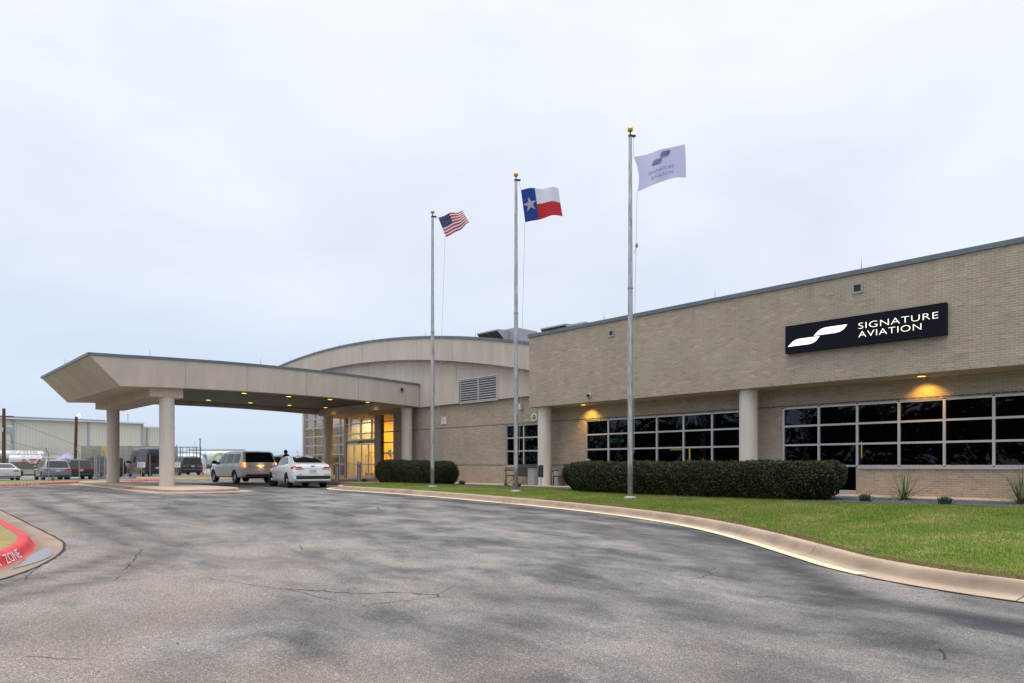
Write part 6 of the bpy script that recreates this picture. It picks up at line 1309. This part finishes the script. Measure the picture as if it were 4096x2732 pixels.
# poles
wood = grainy('pole_wood', (.10,.045,.03), .9, .25, 4, 30)
t = empty('utility_pole', (-111.45,12.96,-.2), 0, 'dark wooden utility pole with transformer at the left frame edge', 'utility pole')
b = MB(); b.cyl((0,0,0),(.15,0,8.7),.24,.18,10); b.build('pole', wood, t); b = MB(); b.box(-.1,.1,-.9,1.1,7.6,7.75); b.build('crossarm', wood, t)
b = MB(); b.lathe([(.001,5.3),(.38,5.3),(.4,5.4),(.4,6.3),(.3,6.42),(.001,6.45)], (.3,.62,0), n=14); b.build('transformer', mat('xformer', (.32,.36,.40), .5), t, smooth=True)
b = MB(); b.box(-.3,.3,-.8,-.1,5.6,6.2); b.build('switch_box', mat('swbox', (.45,.48,.5), .5), t)
b = MB()
for z0, y1, z1 in ((7.4, 15.5, .8), (4.6, 12.2, .5)): b.tube([(0,.1,z0),(2,y1,z1)], .022, 4)
b.tube([(0,-.6,7.7),(0,-12,7.4),(0,-30,7.8)], .03, 4); b.tube([(0,-.6,4.3),(0,.6,3.8),(.2,.9,4.4),(.2,.7,5.3)], .03, 4); b.build('wires', M['black'], t)
t = empty('light_pole', (-84.0,15.84,-.2), 0, 'leaning brown wooden pole with a lit lamp on top', 'light pole')
b = MB(); b.cyl((0,0,0),(.1,.10,6.35),.17,.13,10); b.build('pole', wood, t); b = MB(); b.sphere((.3,.28,6.5), .11, 14); b.build('lamp', M['lamp_white'], t); b = MB(); b.box(.0,.3,.0,.3,6.3,6.4); b.build('bracket', M['galv'], t)
t = empty('camera_mast', (-93.7,31.8,-.2), 0, 'thin grey steel mast standing left of the refuelling truck', 'mast'); b = MB(); b.cyl((0,0,0),(0,0,4.6),.07,n=8); b.build('mast', M['coping'], t); b = MB(); b.box(-.12,.12,-.12,.12,4.6,4.75); b.build('head', M['galv'], t)
# white fuel tank with access platform
t = empty('storage_tank', (-97.2,30.5,-.2), R(48), 'white rounded storage tank behind the graphite sport utility', 'tank'); b = MB(); pr = [(.001,0),(1.2,.05),(1.7,.35),(1.8,1.0),(1.8,4.6),(1.7,5.2),(1.2,5.6),(.001,5.65)]; b.lathe([(r_*.78, h_-2.6) for r_, h_ in pr], (0,0,1.35), 'x', 28); b.build('shell', TW, t, smooth=True); b = MB(); b.box(-1.6,-1.2,-1,1,-.1,.4); b.box(1.6,2.0,-1,1,-.1,.4); b.build('saddle', M['galv'], t)
b = MB(); b.add([(x, -1.42, z) for x, z in ((.6,1.75),(.9,2.05),(.6,2.35),(.3,2.05))], [(0,1,2,3)]); b.build('placard', RED, t, fix=False)
t = empty('access_platform', (-92.4,29.9,-.2), R(48), 'dark steel railed platform rising above the storage tank', 'platform'); sm = M['coping']
for x in (-1.3,1.3):
    for y in (-.6,.6): b = MB(); b.box(x-.05,x+.05,y-.05,y+.05,0 if x > 0 else 1.2,3.55); b.build('post', sm, t)
b = MB(); b.box(-1.3,1.3,-.6,.6,2.15,2.28); b.build('deck', sm, t)
b = MB()
for y in (-.6,.6):
    for z in (2.85,3.5): b.box(-1.3,1.3,y-.03,y+.03,z,z+.07)
    for x in (-.45,.4): b.box(x-.03,x+.03,y-.03,y+.03,2.28,3.5)
b.build('railing', sm, t); b = MB(); b.cyl((-1.5,0,0),(-1.5,0,3.9),.03,n=6); b.cyl((.9,0,3.5),(.8,0,4.4),.015,n=6); b.build('antenna', sm, t)
# tent, cones, small boards, person
t = empty('pop_up_tent', (-84.6,15.3,-.3), R(45), 'lilac pop-up tent with lit goods behind the parked crossovers', 'tent'); t.scale = (.62,.62,.85); tf = mat('tent_cloth', (.42,.38,.60), .8)
b = MB(); b.add([(-1.4,-1.4,2.2),(1.4,-1.4,2.2),(1.4,1.4,2.2),(-1.4,1.4,2.2),(0,0,3.1),(-1.4,-1.4,1.95),(1.4,-1.4,1.95),(1.4,1.4,1.95),(-1.4,1.4,1.95)], [(0,1,4),(1,2,4),(2,3,4),(3,0,4),(0,1,6,5),(1,2,7,6),(2,3,8,7),(3,0,5,8)]); b.build('cover', tf, t)
for x in (-1.35,1.35):
    for y in (-1.35,1.35): b = MB(); b.cyl((x,y,0),(x,y,2.2),.03,n=6); b.build('leg', M['galv'], t)
b = MB(); b.box(-.9,.9,-.4,.6,.6,1.7); b.build('lit_goods', mat('lit_amber', (.8,.5,.1), .5, emit=(1,.55,.1), es=.8), t)
tag(MB().box(-89.9,-89.3,19.5,20.3,-.4,3.25).build('yellow_cabinet', mat('cabinet_yellow', (.62,.42,.13), .6)), 'yellow ochre cabinet half hidden behind rear left column', 'cabinet')
yb_ = mat('barrier_yellow', (.58,.38,.06), .6); t = empty('yellow_barrier', (-83.5,17.0,-.2), R(50), 'low yellow barrier behind the black sport utility nose', 'barrier')
for i in range(6): b = MB(); b.box(-2.2+.75*i,-1.6+.75*i,-.05,.05,.15,1.0); b.build('panel', yb_, t)
b = MB(); b.box(-2.2,2.2,-.03,.03,.95,1.05); b.build('rail', yb_, t)
def cone(x, y, z, s, lb):
    t = empty('traffic_cone', (x,y,z), 0, lb, 'traffic cone', 'traffic cones on the apron'); oc = mat('cone_orange', (.75,.12,.03), .6)
    b = MB(); b.lathe([(.16*s,.03),(.03*s,.75*s),(.001,.75*s)], n=16); b.build('body', oc, t); b = MB(); b.box(-.2*s,.2*s,-.2*s,.2*s,0,.035); b.build('base', oc, t)
    b = MB(); b.lathe([(.115*s,.30*s),(.076*s,.50*s)], (0,0,0), n=16); b.build('reflective_band', WHT, t)
cone(-77.6,26.6,-.1,1.25,'large orange traffic cone right of the graphite sport utility'); cone(-92,35.0,-.15,1.3,'far orange traffic cone by the refuelling truck tail')
t = empty('fuel_cabinet', (-86.5,28.9,-.15), R(48), 'white cabinet with green band and red diamond by the apron', 'cabinet'); b = MB(); b.box(-.55,.55,-.4,.4,0,2.0); b.build('body', TW, t)
b = MB(); b.box(-.3,.3,-.42,-.405,1.55,1.8); b.build('label_band', mat('label_green', (.05,.35,.28), .5), t); b = MB(); b.add([(0,-.41,.75),(.26,-.41,1.02),(0,-.41,1.29),(-.26,-.41,1.02)], [(0,1,2,3)]); b.build('hazard_diamond', RED, t, fix=False)
tag(MB().box(-88.0,-87.9,21.9,22.5,3.25,3.7).build('notice_panel', mat('panel_cream', (.62,.64,.50), .6)), 'small pale panel standing on top of the concrete wall', 'panel')
t = empty('dry_weed', (-54.2,8.95,.02), 0, 'dry tumbleweed clump at the foot of near fence post', 'plant'); b = MB(); rr_ = random.Random(4)
for i in range(60):
    a = rr_.random()*6.28; e = rr_.uniform(.1,1.4); l_ = rr_.uniform(.15,.5); b.tube([(0,0,0),(l_*.5*math.cos(a)*math.cos(e),l_*.5*math.sin(a)*math.cos(e),l_*.6*math.sin(e)),(l_*math.cos(a+.5)*math.cos(e),l_*math.sin(a+.5)*math.cos(e),l_*math.sin(e)*.9)], .006, 3)
b.build('twigs', M['straw'], t)
# person standing by the vehicles: one skinned body, clothes and hair as parts
def person(x, y, z, rz, label):
    root = empty('person', (x,y,z), rz, label, 'person'); P = [((0,0,.96),.135),((0,0,1.12),.125),((0,0,1.32),.15),((0,0,1.45),.15),((.04,0,1.50),.075),((.07,0,1.53),.075),((.08,0,1.58),.09),((.075,0,1.665),.08)]
    E_ = [(i,i+1) for i in range(7)]
    for s in (1,-1):
        n = len(P); P += [((0,s*.17,1.41),.075),((.02,s*.24,1.16),.05),((.14,s*.22,.95),.038),((.20,s*.20,.88),.032)]; E_ += [(3,n),(n,n+1),(n+1,n+2),(n+2,n+3)]
        n = len(P); P += [((0,s*.10,.90),.10),((.03,s*.11,.50),.07),((-.02,s*.12,.10),.048),((.14,s*.13,.04),.035)]; E_ += [(0,n),(n,n+1),(n+1,n+2),(n+2,n+3)]
    me = bpy.data.meshes.new('body'); me.from_pydata([p[0] for p in P], E_, []); o = bpy.data.objects.new('body', me); COL.objects.link(o)
    md = o.modifiers.new('s', 'SKIN'); o.modifiers.new('u', 'SUBSURF').levels = 2
    for i, p in enumerate(P): me.skin_vertices[0].data[i].radius = (p[1]*.95, p[1]*1.0)
    me.skin_vertices[0].data[0].use_root = True
    dg = bpy.context.evaluated_depsgraph_get(); dg.update(); m2 = bpy.data.meshes.new_from_object(o.evaluated_get(dg)); o.modifiers.clear(); o.data = m2
    m2.materials.clear(); 
    for mm in (mat('skin', (.30,.17,.11), .6), mat('jacket_black', (.015,.015,.018), .8), mat('trousers_dark', (.03,.03,.04), .8)): m2.materials.append(mm)
    for p in m2.polygons: c = p.center; p.material_index = 0 if c.z > 1.51 or (c.x > .15 and .8 < c.z < .93) else (1 if c.z > .93 or abs(c.y) > .185 else 2); p.use_smooth = True
    o.parent = root
    b = MB(); b.sphere((.06,0,1.64), .112, 14, (1,.9,1.0)); b.v = [(vx-(.025 if vz < 1.64 else 0), vy, max(vz, 1.56)) for vx, vy, vz in b.v]; b.build('hair', mat('hair_black', (.012,.010,.010), .7), root, smooth=True)
    b = MB(); b.sphere((.175,0,1.585), .016, 8); b.build('nose', m2.materials[0], root)
    for s in (1,-1): b = MB(); b.sphere((.16,s*.032,1.61), .010, 8); b.build('eye', M['black'], root)
person(-36.75, 17.15, .16, R(200), 'dark-haired person in a black jacket seen over the sedan roof')

# the wood across the road, behind the camera: it shows only as reflections in the panes
A = []
for i in range(26):
    cx, cy = -75+i*4.2+random.uniform(-1.2,1.2), -30+random.uniform(-4,4); hh = random.uniform(6,10)
    for j in range(9):
        px, py, pz = cx+random.gauss(0,1.6), cy+random.gauss(0,1.4), random.uniform(1.6, hh); n = 130; A.append(rng.normal(0, .75, (n,3))+np.array([px,py,pz]))
P = np.concatenate(A)
tag(scatter('tree_line', mat('wood_leaf', (.025,.04,.012), .8), P, [(-.5,0,-.3),(.5,0,-.3),(.4,0,.5),(-.4,0,.5)], [(0,1,2),(0,2,3)], .35+.3*rng.random(len(P)), tilt=1.0), kind='stuff')
